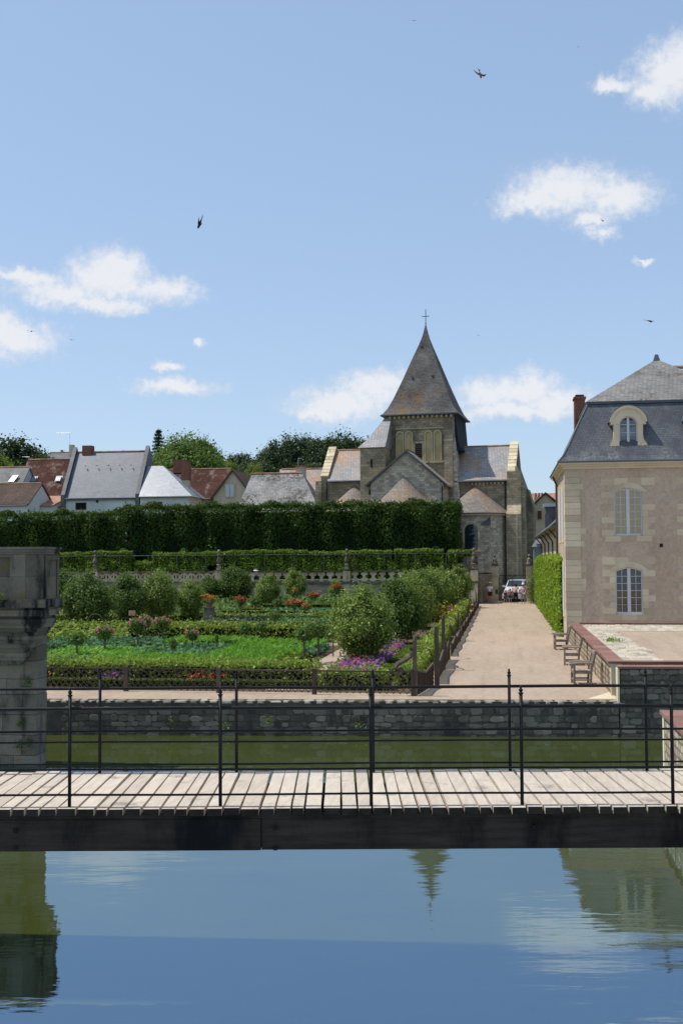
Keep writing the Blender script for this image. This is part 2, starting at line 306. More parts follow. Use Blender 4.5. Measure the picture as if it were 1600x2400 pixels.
class MB:
    def __init__(s): s.v = []; s.f = []
    def add(s, vs, fs):
        b = len(s.v); s.v += [tuple(q) for q in vs]; s.f += [tuple(i + b for i in f) for f in fs]; return s
    def box(s, x0, x1, y0, y1, z0, z1):
        return s.add([(x0, y0, z0), (x1, y0, z0), (x1, y1, z0), (x0, y1, z0), (x0, y0, z1), (x1, y0, z1), (x1, y1, z1), (x0, y1, z1)],
                     [(0, 3, 2, 1), (4, 5, 6, 7), (0, 1, 5, 4), (1, 2, 6, 5), (2, 3, 7, 6), (3, 0, 4, 7)])
    def frus(s, a, za, b, zb):          # frustum between rect a=(x0,x1,y0,y1) at za and b at zb
        return s.add([(a[0], a[2], za), (a[1], a[2], za), (a[1], a[3], za), (a[0], a[3], za), (b[0], b[2], zb), (b[1], b[2], zb), (b[1], b[3], zb), (b[0], b[3], zb)],
                     [(0, 3, 2, 1), (4, 5, 6, 7), (0, 1, 5, 4), (1, 2, 6, 5), (2, 3, 7, 6), (3, 0, 4, 7)])
    def prism(s, pts, vec):
        n = len(pts); vec = Vector(vec); q = [Vector(p) for p in pts]
        return s.add(q + [p + vec for p in q], [tuple(range(n))[::-1], tuple(range(n, 2 * n))] + [(i, (i + 1) % n, n + (i + 1) % n, n + i) for i in range(n)])
    def poly(s, pts): return s.add(pts, [tuple(range(len(pts)))])
    def tube(s, pts, rad, n=8, cap=True):
        pts = [Vector(p) for p in pts]; rs = rad if hasattr(rad, '__len__') else [rad] * len(pts)
        b = len(s.v)
        for i, p in enumerate(pts):
            t = (pts[min(i + 1, len(pts) - 1)] - pts[max(i - 1, 0)]).normalized()
            a = t.orthogonal().normalized() if abs(t.z) < .99 else Vector((1, 0, 0)); 
            if abs(t.z) < .99: a = t.cross(Vector((0, 0, 1))).normalized()
            c = t.cross(a)
            for k in range(n):
                an = 2 * math.pi * k / n; s.v.append(tuple(p + (a * math.cos(an) + c * math.sin(an)) * rs[i]))
        for i in range(len(pts) - 1):
            for k in range(n):
                s.f.append((b + i * n + k, b + i * n + (k + 1) % n, b + (i + 1) * n + (k + 1) % n, b + (i + 1) * n + k))
        if cap:
            s.f.append(tuple(b + k for k in range(n))[::-1]); s.f.append(tuple(b + (len(pts) - 1) * n + k for k in range(n)))
        return s
    def bar(s, p, q, w, h, up=(0, 0, 1)):
        p, q = Vector(p), Vector(q); t = (q - p).normalized(); a = t.cross(Vector(up))
        a = (a.normalized() if a.length > 1e-4 else Vector((1, 0, 0))); c = a.cross(t)
        vs = [e + a * (sx * w / 2) + c * (sz * h / 2) for e in (p, q) for sx, sz in ((-1, -1), (1, -1), (1, 1), (-1, 1))]
        return s.add(vs, [(0, 1, 2, 3), (7, 6, 5, 4), (0, 4, 5, 1), (1, 5, 6, 2), (2, 6, 7, 3), (3, 7, 4, 0)])
    def lathe(s, prof, n=12, c=(0, 0, 0), a0=0., a1=2 * math.pi):
        b = len(s.v); full = abs(a1 - a0 - 2 * math.pi) < 1e-6; m = n if full else n + 1
        for r, z in prof:
            for k in range(m):
                an = a0 + (a1 - a0) * k / n; s.v.append((c[0] + r * math.cos(an), c[1] + r * math.sin(an), c[2] + z))
        for i in range(len(prof) - 1):
            for k in range(n):
                k2 = (k + 1) % m; s.f.append((b + i * m + k, b + i * m + k2, b + (i + 1) * m + k2, b + (i + 1) * m + k))
        return s
    def build(s, name, mat, parent=None, local=False, smooth=False):
        me = s.mesh(name, mat, smooth, top_xf(parent).inverted() if (parent is not None and not local) else None)
        o = bpy.data.objects.new(name, me); COL.objects.link(o); o.parent = parent
        return o
    def mesh(s, name, mat, smooth=False, xf=None):
        me = bpy.data.meshes.new(name)
        vs = s.v if xf is None else [tuple(xf @ Vector(q)) for q in s.v]
        me.from_pydata(vs, [], s.f); me.materials.append(mt[mat] if isinstance(mat, str) else mat)
        if smooth: me.polygons.foreach_set('use_smooth', [True] * len(me.polygons))
        return me
def struct(name, mb, mat, **k): return tag(mb.build(name, mat, **k), kind='structure')

# leaves: one diamond per leaf, joined into one mesh per crown
rng = np.random.default_rng(7); rnd = random.Random(7)
def leaf_mesh(name, P, mat, size=.08, asp=.6, nrm=None, flat=.5, tint=None, jit=.35):
    P = np.asarray(P, float); n = len(P)
    d = rng.normal(size=(n, 3))
    if nrm is not None: d = d * flat + np.asarray(nrm)
    d /= np.linalg.norm(d, axis=1, keepdims=True) + 1e-9
    r = rng.normal(size=(n, 3)); t = np.cross(d, r); t /= np.linalg.norm(t, axis=1, keepdims=True) + 1e-9
    b = np.cross(d, t); s = size * (1 + jit * rng.normal(size=(n, 1))).clip(.4, 1.8)
    fold = d * s * .12
    V = np.stack([P - t * s * .5, P + b * s * asp * .5 + fold, P + t * s * .5, P - b * s * asp * .5 + fold], 1).reshape(-1, 3)
    return quad_mesh(name, V, mat, rng.random(n) if tint is None else tint)
def quad_mesh(name, V, mat, tint):
    n = len(V) // 4; me = bpy.data.meshes.new(name)
    me.vertices.add(4 * n); me.vertices.foreach_set('co', V.astype(np.float32).ravel())
    me.loops.add(4 * n); me.loops.foreach_set('vertex_index', np.arange(4 * n, dtype=np.int32))
    me.polygons.add(n); me.polygons.foreach_set('loop_start', np.arange(0, 4 * n, 4, dtype=np.int32))
    me.update(calc_edges=True)
    at = me.attributes.new('tint', 'FLOAT', 'FACE'); at.data.foreach_set('value', np.asarray(tint, np.float32))
    me.materials.append(mt[mat])
    return me
def box_points(x0, x1, y0, y1, z0, z1, dens, depth=.12, faces='ftlrb', lump=.1, lsc=1.1):
    P, N = [], []
    def face(o, u, v, nn):
        o, u, v, nn = map(np.array, (o, u, v, nn)); A = np.linalg.norm(u) * np.linalg.norm(v)
        k = max(4, int(A * dens)); a = rng.random((k, 1)); b = rng.random((k, 1))
        p = o + a * u + b * v
        w = (np.sin(p[:, 0] * 2.3 * lsc + p[:, 2] * 3.1 * lsc) + np.sin(p[:, 1] * 2.7 * lsc - p[:, 2] * 2.1 * lsc + 1.3) + np.sin(p[:, 0] * 5.1 * lsc + p[:, 1] * 4.3 * lsc)) / 3
        p = p + nn * ((w * lump)[:, None] - np.abs(rng.normal(size=(k, 1))) * depth + depth * .3)
        P.append(p); N.append(np.repeat(nn[None, :], k, 0))
    dx, dy, dz = x1 - x0, y1 - y0, z1 - z0
    if 'f' in faces: face((x0, y0, z0), (dx, 0, 0), (0, 0, dz), (0, -1., 0))
    if 'b' in faces: face((x0, y1, z0), (dx, 0, 0), (0, 0, dz), (0, 1., 0))
    if 'l' in faces: face((x0, y0, z0), (0, dy, 0), (0, 0, dz), (-1., 0, 0))
    if 'r' in faces: face((x1, y0, z0), (0, dy, 0), (0, 0, dz), (1., 0, 0))
    if 't' in faces: face((x0, y0, z1), (dx, 0, 0), (0, dy, 0), (0, 0, 1.))
    return np.concatenate(P), np.concatenate(N)
def hedge(name, label, cat, b, mat, dens, size, group=None, depth=.1, faces='ftlrb', lump=.08, rz=0., org=None, core=.1, asp=.6, lsc=1.1, extra=0):
    x0, x1, y0, y1, z0, z1 = b
    org = org or ((x0 + x1) / 2, (y0 + y1) / 2, z0)
    t = thing(name, label, cat, org, rz, group)
    L = (x0 - org[0], x1 - org[0], y0 - org[1], y1 - org[1], z0 - org[2], z1 - org[2])
    P, N = box_points(*L, dens, depth, faces, lump, lsc)
    if extra:
        k = extra; q = np.stack([rng.uniform(L[0], L[1], k), rng.uniform(L[2], L[3], k), L[5] + np.abs(rng.normal(size=k)) * size * 1.1], 1)
        P = np.concatenate([P, q]); N = np.concatenate([N, np.tile([[0, 0, 1.]], (k, 1))])
    me = leaf_mesh('foliage', P, mat, size, asp, N, .75)
    o = inst('foliage', me, parent=t)
    c = core
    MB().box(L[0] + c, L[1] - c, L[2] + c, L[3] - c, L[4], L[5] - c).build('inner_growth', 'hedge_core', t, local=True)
    return t

# ================================================================== SETTING
def mwy(x): return 30.37 + .087 * x                # line of the far moat wall
struct('water', MB().box(-260, 260, -70, 33, -1.6, 0), 'water')
# ground to the horizon, and the rising village terrain on the left
struct('ground', MB().box(-2500, 2500, 32.5, 4000, -1.5, .9), 'grass')
def terr_h(x, y):
    t = min(max((y - 97) / 60, 0), 1); h = 3.0 + 5.5 * t + max(0, y - 150) * .05
    return h
tm = MB(); nx, ny = 40, 26
xs = [-3.2 - 4.2 * i for i in range(nx)]; ys = [97.1, 100, 104] + [108 + 9 * j for j in range(ny - 3)]
for y in ys:
    for i, x in enumerate(xs): tm.v.append((x - (0 if y < 130 else -(y - 130) * .6 * (1 if i == 0 else 0)), y, terr_h(x, y) if i else max(.9, terr_h(x, y) if y < 104 else .9)))
for j in range(len(ys) - 1):
    for i in range(nx - 1): tm.f.append((j * nx + i, j * nx + i + 1, (j + 1) * nx + i + 1, (j + 1) * nx + i))
struct('terrain', tm, 'grass')
struct('gravel_path', MB().prism([(-90, mwy(-90) + .28, .2), (3.06, mwy(3.06) + .28, .2), (3.06, 126, .2), (-2.6, 126, .2), (-2.6, 96.4, .2), (-90, 96.4, .2)], (0, 0, .75)), 'gravel')
struct('garden_soil', MB().box(-60, -2.45, 31.75, 96.2, .5, .956), 'soil')
mb = MB()                                          # sandy walks between the beds
mb.box(-60, -5.6, 49.2, 50.6, .7, .961); mb.box(-7.0, -5.6, 32.2, 49.2, .7, .961); mb.box(-30, -5.6, 58.2, 59.6, .7, .961); mb.box(-6.4, -5.4, 50.6, 95, .7, .962)
struct('garden_walk', mb, 'gravel')

# ---------------------------------------------------------------- far moat wall
stone_me = []
for k in range(12):
    q = random.Random(k); m_ = MB(); n_ = 9; rad = []
    for i in range(n_):
        an = 2 * math.pi * (i + q.uniform(-.25, .25)) / n_; e = .5 / max(abs(math.cos(an)), abs(math.sin(an))); rr = (e * .78 + .5 * .22) * q.uniform(.86, 1.05); rad.append((math.cos(an) * rr, math.sin(an) * rr))
    for (f, y) in ((1., .6), (1.02, -.1), (.93, -.75), (.75, -1.)): m_.v += [(x * f, y * q.uniform(.85, 1.1), z * f) for x, z in rad]
    for a in range(3): m_.f += [(a * n_ + i, a * n_ + (i + 1) % n_, (a + 1) * n_ + (i + 1) % n_, (a + 1) * n_ + i) for i in range(n_)]
    m_.f += [tuple(3 * n_ + i for i in range(n_))]
    stone_me.append(m_)
def stones(parent, p0, p1, z0, z1, w, h, mat, dep=.05, limit=300, gap=.014, name='stone', seed=1, jitter=.35):
    """rows of single stones on the vertical face from p0 to p1 (facing right-hand side of the run)"""
    q = random.Random(seed); ms = [m_.mesh(name, mat) for m_ in stone_me]
    d = Vector((p1[0] - p0[0], p1[1] - p0[1], 0)); L = d.length; an = math.atan2(d.y, d.x)
    inv = top_xf(parent).inverted(); z = z0; n = 0
    while z < z1 - .04:
        hh = min(h * q.uniform(.75, 1.25), z1 - z); 
        if z1 - z - hh < h * .45: hh = z1 - z
        s = -q.random() * w
        while s < L - .02:
            ww = w * q.uniform(1 - jitter, 1 + jitter); a, b = max(s, 0), min(s + ww, L)
            if b - a > w * .2 and n < limit:
                c = (a + b) / 2; loc = Vector((p0[0] + d.x / L * c, p0[1] + d.y / L * c, z + hh / 2))
                loc.z += q.uniform(-.02, .02)
                o = inst(name, q.choice(ms), inv @ loc, (0, R(q.uniform(-5, 5)), an - parent.rotation_euler.z), ((b - a - gap), dep * q.uniform(.5, 1.4), (hh - gap) * q.uniform(.78, 1.05)), parent); n += 1
            s += ww
        z += hh
    return n
mw = thing('moat_wall', 'long low dark rubble wall at the far edge of the moat water', 'wall', (-6, mwy(-6) + .1, 0))
MB().prism([(-90, mwy(-90), -1), (3.0, mwy(3.0), -1), (3.0, mwy(3.0) + .32, -1), (-90, mwy(-90) + .32, -1)], (0, 0, 1.93)).build('backing', 'moat_back', mw)
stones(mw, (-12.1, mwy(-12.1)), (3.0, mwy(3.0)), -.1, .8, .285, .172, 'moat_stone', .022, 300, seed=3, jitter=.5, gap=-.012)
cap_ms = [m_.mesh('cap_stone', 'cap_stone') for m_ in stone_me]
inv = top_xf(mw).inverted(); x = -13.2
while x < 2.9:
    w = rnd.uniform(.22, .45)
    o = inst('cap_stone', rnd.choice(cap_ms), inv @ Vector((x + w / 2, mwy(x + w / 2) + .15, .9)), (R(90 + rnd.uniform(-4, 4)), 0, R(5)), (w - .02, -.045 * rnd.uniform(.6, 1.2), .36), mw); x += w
# weeds in the wall joints
wd = []
for (x, z) in [(-9.0, .4), (-7.6, .3), (-6.4, .45), (-3.9, .3)]:
    c = np.array((x, mwy(x) - .08, z)); wd.append(c + rng.normal(size=(40, 3)) * (.07, .03, .08))
o = inst('wall_weeds', leaf_mesh('wall_weeds', np.concatenate(wd), 'leaf_vine', .05, .5)); tag(o, 'small green weeds rooted in the moat wall joints', 'weeds', kind='stuff')

# ---------------------------------------------------------------- courtyard on the right
cw = thing('courtyard_wall', 'dark rubble wall with thin terracotta coping rising from the moat', 'wall', (5, 30.8, 0))
MB().prism([(3.02, mwy(3.02), -1), (14, mwy(14), -1), (14, mwy(14) + .4, -1), (3.02, mwy(3.02) + .4, -1)], (0, 0, 2.82)).build('backing', 'moat_back', cw)
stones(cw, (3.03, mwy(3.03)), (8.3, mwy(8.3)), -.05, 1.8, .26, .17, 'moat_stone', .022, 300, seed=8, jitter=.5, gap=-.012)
MB().prism([(2.99, mwy(3) - .07, 1.82), (14, mwy(14) - .07, 1.82), (14, mwy(14) + .46, 1.82), (2.99, mwy(3) + .46, 1.82)], (0, 0, .055)).build('coping', 'terracotta', cw)
MB().box(2.97, 3.02, mwy(3) - .05, mwy(3) + .42, .9, 1.815).build('end_stone', 'coping', cw)
lw = thing('parapet_wall', 'low sunlit rubble wall with wide terracotta coping beside the gravel path', 'wall', (3.05, 41, .95))
MB().box(2.93, 3.2, 32.0, 52.1, .5, 1.84).build('rubble_face', 'rubble', lw)
MB().box(2.915, 3.22, 31.78, 32.0, .5, 1.84).build('end_pier', 'limestone', lw)
MB().box(3.2, 14, 31.82, 32.1, .5, 1.84).build('return_wall', 'rubble', lw)
y = 31.74
while y < 50.9:
    l = rnd.uniform(.85, 1.15); y2 = min(y + l, 50.95)
    MB().box(2.84, 3.29, y + .004, y2 - .004, 1.845, 1.91).build('coping_tile', 'terracotta', lw); y = y2
for k in range(10): MB().box(3.294 + k * 1.05, 3.294 + k * 1.05 + 1.04, 31.74, 32.16, 1.845, 1.91).build('coping_tile', 'terracotta', lw)
for k in range(10): MB().box(3.294 + k * 1.05, 3.294 + k * 1.05 + 1.04, 50.6, 50.95, 1.845, 1.93).build('coping_tile', 'terracotta', lw)
struct('courtyard', MB().box(3.2, 40, 32.1, 52.2, .4, 1.80), 'gravel')
struct('paving_slab', MB().prism([(2.2, 30.98, .5), (3.0, 31.06, .5), (3.0, 32.6, .5), (2.93, 32.6, .5)], (0, 0, .462)), 'limestone')
cs = tag(MB().build('cobbled_strip', 'mortar') if False else MB().prism([(3.22, 32.1, 1.6), (4.55, 32.1, 1.6), (4.25, 46.6, 1.6), (14, 46.9, 1.6), (14, 50.6, 1.6), (3.22, 50.6, 1.6)], (0, 0, .212)).build('cobbled_strip', 'mortar'), kind='structure')
q = random.Random(5); cms = []
for k in range(6):
    m_ = MB(); m_.frus((-.5, .5, -.5, .5), 0, (-.42 * q.uniform(.85, 1), .42 * q.uniform(.85, 1), -.42 * q.uniform(.8, 1), .42 * q.uniform(.8, 1)), 1); cms.append(m_.mesh('cobble', 'cobble'))
n = 0
for r_ in range(5):                                # front rows of the far strip, stone by stone
    x = 3.5 if r_ else 3.9; yy = 47.2 + r_ * .7
    while x < 9.4:
        w = q.uniform(.24, .36); inst('cobble', q.choice(cms), (x + w / 2, yy, 1.81), (0, 0, q.uniform(-.08, .08)), (w - .03, .6, .05 * q.uniform(.8, 1.4)), cs); x += w; n += 1
yy = 32.3; 
while yy < 46.9:
    x = 3.32; l = q.uniform(.42, .62)
    while x < 4.35:
        w = q.uniform(.2, .34); inst('cobble', q.choice(cms), (x + w / 2, yy + l / 2, 1.81), (0, 0, q.uniform(-.1, .1)), (w - .025, l - .05, .04 * q.uniform(.7, 1.5)), cs); x += w; n += 1
    yy += l
o = inst('weed_tuft', leaf_mesh('weed_tuft', np.array((3.75, 40.2, 1.9)) + rng.normal(size=(160, 3)) * (.16, .25, .04), 'leaf_vine', .06)); tag(o, 'small green weed tuft growing between the pale cobbles', 'weed')
lt = thing('courtyard_lamp', 'small dark box lamp on the courtyard wall', 'lamp', (5.05, 32.3, 1.80))
MB().box(4.99, 5.11, 32.24, 32.36, 1.80, 1.99).build('housing', 'iron', lt); MB().box(4.97, 5.13, 32.22, 32.38, 1.995, 2.02).build('cap', 'iron', lt)

# right-hand abutment: wall running towards the viewer, sunlit on its left face
ab = thing('abutment_wall', 'sunlit rubble abutment wall with terracotta coping at the right edge', 'wall', (3.5, 19, 0))
MB().box(3.33, 3.75, 8, 24.4, -1, 1.44).build('rubble_face', 'rubble', ab)
MB().box(3.31, 3.77, 24.4, 24.62, -1, 1.44).build('end_stones', 'coping', ab)
for k in range(16): MB().box(3.26, 3.82, 8.02 + k * 1.04, 8.02 + k * 1.04 + 1.03, 1.444, 1.52).build('coping_tile', 'terracotta', ab)
struct('right_bank', MB().box(3.75, 60, -20, 24.6, -1.5, 1.38), 'gravel')

# ---------------------------------------------------------------- footbridge
bt = R(8.3)
br = thing('footbridge', 'timber footbridge with pale planks and black iron railings over the moat', 'bridge', (0, 0, 0), bt)
pl = []
for k in range(6):
    q = random.Random(50 + k); m_ = MB(); nseg = 7; w = .5
    L = [(-w * q.uniform(.94, 1.), t / nseg) for t in range(nseg + 1)]; Rr = [(w * q.uniform(.94, 1.), t / nseg) for t in range(nseg + 1)]
    for z in (0, 1):
        for (a, b) in zip(L, Rr): m_.v += [(a[0], a[1], z), (b[0], b[1], z)]
    o_ = 2 * (nseg + 1)
    for t in range(nseg):
        i = 2 * t; m_.f += [(i, i + 2, i + 3, i + 1), (o_ + i, o_ + i + 1, o_ + i + 3, o_ + i + 2), (i, o_ + i, o_ + i + 2, i + 2), (i + 1, i + 3, o_ + i + 3, o_ + i + 1)]
    m_.f += [(0, 1, o_ + 1, o_), (2 * nseg, o_ + 2 * nseg, o_ + 2 * nseg + 1, 2 * nseg + 1)]
    pm = m_.mesh('plank', 'deck'); pm.materials.append(mt['shaded_end'])
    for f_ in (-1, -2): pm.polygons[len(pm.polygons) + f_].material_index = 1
    pl.append(pm)
x = -9.6; q = random.Random(11)
while x < 8.4:
    w = q.uniform(.115, .185); f = q.uniform(-.02, .02)
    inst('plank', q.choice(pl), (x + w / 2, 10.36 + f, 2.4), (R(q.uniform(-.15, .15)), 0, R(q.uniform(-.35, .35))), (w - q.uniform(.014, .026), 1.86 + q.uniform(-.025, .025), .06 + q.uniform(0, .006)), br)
    x += w
MB().box(-9.7, -.765, 10.42, 10.64, 2.066, 2.355).build('beam', 'beam', br, local=True)
MB().box(-.757, 8.5, 10.43, 10.65, 2.068, 2.357).build('beam', 'beam', br, local=True)
MB().box(-9.7, 8.5, 11.85, 12.07, 2.045, 2.355).build('beam', 'beam', br, local=True)
MB().box(-9.7, 8.5, 11.15, 11.35, 2.1, 2.355).build('beam', 'beam', br, local=True)
MB().box(-9.7, 8.5, 10.405, 10.47, 2.362, 2.397).build('nailing_strip', 'beam', br, local=True)
for x, z in [(-3.04, 2.26), (-3.04, 2.1), (-.63, 2.27), (-.63, 2.085), (1.77, 2.27), (1.77, 2.11), (4.2, 2.27), (4.2, 2.1), (-5.5, 2.27)]:
    mb = MB(); mb.box(x - .018, x + .018, 10.407, 10.424, z - .018, z + .018); mb.build('bolt_plate', 'iron', br, local=True)
def post(x, y, h):
    m_ = MB(); m_.tube([(x, y, 2.3), (x, y, 2.46 + h - .07)], .0165, 10)
    m_.lathe([(.0165, 0), (.024, .006), (.024, .016), (.012, .02), (.0195, .034), (.0195, .046), (.008, .058), (.014, .068), (.009, .08), (0, .086)], 10, (x, y, 2.46 + h - .078))
    o = m_.build('post', 'iron', br, local=True, smooth=True)
    return o
for k in range(-4, 7): post(.265 + 1.4085 * k - 1.41, 10.47, 1.105)
for k in range(-4, 7): post(.33 + 1.48 * k - 1.48, 12.12, 1.10)
for y, hs in ((10.47, (.915, .70, .345, .112)), (12.12, (.915, .685, .335, .095))):
    for i, h in enumerate(hs):
        rr = .0165 if i == 0 else .0105
        seg = [(-9.6 + t * 1.0, y, 2.46 + h + .003 * math.sin(t * 1.7 + i)) for t in range(19)]
        MB().tube(seg, rr, 8).build('rail', 'iron', br, local=True, smooth=True)
for x in (-9.2, 8.2):
    for y in (10.55, 11.95): MB().box(x - .12, x + .12, y - .1, y + .1, -1.2 if x < 0 else 1.3, 2.04).build('trestle_post', 'beam', br, local=True)

# ---------------------------------------------------------------- corbelled stone pier on the left
pr_ = thing('stone_pier', 'weathered limestone bridge pier with corbelled parapet rising from the water', 'pier', (-12.5, 25.5, 0))
z = -1.0; row = 0; q = random.Random(4); fy = 24.72
while z < 3.45:
    h = q.choice((.36, .42, .47)); h = min(h, 3.46 - z)
    x = -10.81; k = 0
    while x > -16.4:
        w = q.uniform(.55, 1.0) if not (k == 0 and row % 2) else q.uniform(.28, .42)
        j = q.uniform(0, .018)
        MB().frus((x - w + .006, x - .006 + (0 if k else j), fy - j, 25.3), z + .006, (x - w + .006, x - .006 + (0 if k else j), fy - j, 25.3), z + h - .006).build('stone_block', 'pier_stone', pr_); x -= w; k += 1
    z += h; row += 1
MB().box(-16.3, -10.85, fy + .03, 25.27, -1, 3.44).build('mortar_core', 'moat_back', pr_)
prof = [(3.34, 10.45, 24.06), (3.24, 10.55, 24.12), (3.14, 10.60, 24.2), (3.05, 10.66, 24.26), (2.95, 10.76, 24.33), (2.86, 10.82, 24.4), (2.75, 10.90, 24.46), (2.65, 10.98, 24.52), (2.54, 11.06, 24.58), (2.44, 11.14, 24.64)]
for i, (zt, xr, yf) in enumerate(prof):
    zb = prof[i + 1][0] if i + 1 < len(prof) else 2.34
    m_ = MB(); m_.box(-16.4, -xr, yf, 24.9, zb + .03, zt); m_.frus((-16.4, -xr - .05, yf + .04, 24.9), zb + .001, (-16.4, -xr, yf, 24.9), zb + .03)
    m_.build('corbel_course', 'pier_mould', pr_)
for (zb, zt, xr, yf) in [(3.345, 3.45, 10.42, 24.0), (3.452, 3.52, 10.46, 24.05), (3.522, 3.66, 10.36, 23.95), (3.662, 3.72, 10.38, 23.98), (3.722, 3.9, 10.27, 23.85)]:
    x = -xr; q = random.Random(int(zb * 100)); k = 0
    while x > -16.3:
        w = q.uniform(.9, 1.5); MB().box(max(x - w, -16.4) + .003, x, yf, 24.93 - (.002 * k), zb, zt).build('cornice_stone', 'pier_mould', pr_); x -= w; k += 1
for (x0, x1, z0, z1, j) in [(-10.78, -10.38, 3.904, 4.42, 0), (-10.78, -10.38, 4.424, 4.93, 0), (-11.16, -10.784, 3.904, 4.42, .0), (-11.16, -10.784, 4.424, 4.93, 0), (-11.74, -11.164, 3.904, 4.42, .05), (-11.74, -11.164, 4.424, 4.86, .06), (-12.6, -11.744, 3.904, 4.42, .05), (-12.6, -11.744, 4.424, 4.86, .06), (-16.4, -12.604, 3.904, 4.86, .05)]:
    MB().box(x0, x1, 24.0 + j, 24.9, z0, z1).build('parapet_block', 'pier_stone', pr_)
for s in (0,):
    m_ = MB(); m_.box(-10.376, -10.35, 24.12, 24.2, 3.95, 4.9); m_.box(-10.376, -10.35, 24.8, 24.9, 3.95, 4.9); m_.box(-10.376, -10.351, 24.2, 24.8, 4.8, 4.9); m_.build('side_panel_frame', 'pier_stone', pr_)
MB().box(-16.4, -11.164, 24.02, 24.6, 4.864, 4.93).build('panel_band', 'pier_mould', pr_)
for (zb, zt, o_) in [(4.934, 4.985, 0.0), (4.987, 5.045, .03), (5.047, 5.1, .06)]:
    m_ = MB(); m_.box(-16.4, -10.36 + o_, 23.98 - o_, 24.92 + o_, zb, zt); m_.build('cap_moulding', 'pier_mould', pr_)
o = inst('moss_tufts', leaf_mesh('moss_tufts', np.concatenate([np.array(c) + rng.normal(size=(60, 3)) * (.05, .02, .07) for c in [(-10.95, 24.66, .55), (-11.2, 24.66, .5), (-11.15, 24.66, 1.0), (-11.0, 24.66, 1.95), (-11.3, 23.82, 3.95), (-11.9, 23.84, 3.93)]]), 'leaf_back', .05)); tag(o, 'small dark green tufts rooted in the stone pier joints', 'weeds', kind='stuff')

# ---------------------------------------------------------------- wing of the chateau left of the picture: its shadow lies on the water
cwg = thing('chateau_wing', 'tall pale chateau wing standing in the moat left of the footbridge', 'building', (-9.6, 12.1, -1), bt)
def cw_(x0, x1, y0, y1, z0, z1, n, m, p=None): return MB().box(x0, x1, y0, y1, z0 + 1, z1 + 1).build(n, m, p or cwg, local=True)
cw_(-4.5, 1.2, -.42, 1.22, -1, 19.5, 'wall', 'limestone'); cw_(-4.7, 1.35, -.5, 1.3, 19.502, 19.9, 'cornice', 'coping')
MB().prism([(-4.7, -.52, 20.92), (-4.7, 1.33, 20.92), (-4.7, .4, 24.2)], (6.05, 0, 0)).build('roof', 'slate_blue', cwg, local=True)
for z in (4, 8.5, 13):
    for x in (-3.2, -.8): f_ = cw_(x - .5, x + .5, -.48, -.421, z, z + 2, 'window', 'win_paint'); cw_(x - .42, x + .42, -.5, -.481, z + .08, z + 1.92, 'pane', 'glass_dark', f_)

# ================================================================== PAVILION (right)
pv = thing('pavilion', 'stucco pavilion with pale quoins, slate mansard roof and arched dormer', 'building', (7.65, 56.7, .95))
def arch_pts(x0, x1, zs, rise, n=10):              # points along a segmental arch from x0 to x1
    w = (x1 - x0) / 2; c = (x0 + x1) / 2
    if rise >= w: return [(c - w * math.cos(math.pi * k / n), zs + rise * math.sin(math.pi * k / n)) for k in range(n + 1)]
    r = (w * w + rise * rise) / (2 * rise); a = math.asin(w / r)
    return [(c + r * math.sin(-a + 2 * a * k / n), zs + rise - r + r * math.cos(-a + 2 * a * k / n)) for k in range(n + 1)]
FY = 52.2
def wall_with_windows(mb, x0, x1, z0, z1, y0, y1, wins):
    """front wall as boxes round the openings (x0,x1,z0,z1)"""
    xs = sorted({x0, x1, *[w[0] for w in wins], *[w[1] for w in wins]})
    for a, b in zip(xs, xs[1:]):
        cuts = sorted([(w[2], w[3]) for w in wins if w[0] <= a + 1e-6 and w[1] >= b - 1e-6]); z = z0
        for c, d in cuts: mb.box(a, b, y0, y1, z, c); z = d
        mb.box(a, b, y0, y1, z, z1)
PX0, PX1, PY1 = 2.86, 12.45, 61.2
bays = [(5.03, 6.29), (8.39, 9.65)]
UP, LO = (5.82, 8.02), (2.23, 4.38)
m_ = MB()
wall_with_windows(m_, PX0, PX1, .9, 9.0, FY, FY + .45, [(a - .02, b + .02, *UP) for a, b in bays] + [(a - .02, b + .02, *LO) for a, b in bays])
m_.build('front_wall', 'stucco', pv)
m_ = MB(); m_.box(PX0, PX0 + .4, FY + .451, PY1, .9, 9.0); m_.box(PX1 - .4, PX1, FY + .451, PY1, .9, 9.0); m_.box(PX0 + .4, PX1 - .4, PY1 - .4, PY1, .9, 9.0); m_.build('side_wall', 'stucco', pv)
MB().box(PX0 + .41, PX1 - .41, FY + 1.6, FY + 1.7, .9, 9.0).build('inner_wall', 'dark_in', pv)
MB().box(PX0 + .41, PX1 - .41, FY + .46, FY + 1.6, 5.2, 5.3).build('inner_floor', 'dark_in', pv)
q = random.Random(21); z = .95; k = 0                # corner quoins, block by block
while z < 8.9:
    h = .292; h = min(h, 8.93 - z); w = .66 if k % 1 == 0 else .5
    MB().box(PX0 - .045, PX0 + w, FY - .04, FY + (.5 if k % 2 else .8), z + .007, z + h - .007).build('quoin', 'limestone', pv)
    if q.random() < .45: MB().box(PX0 + w + .002, PX0 + w + q.uniform(.12, .24), FY - .006, FY + .1, z + .01, z + h - .01).build('quoin', 'limestone', pv)
    z += h; k += 1
MB().box(PX0 - .01, PX0 + .6, FY - .02, FY + .8, .9, 8.92).build('quoin_joint', 'mortar', pv)
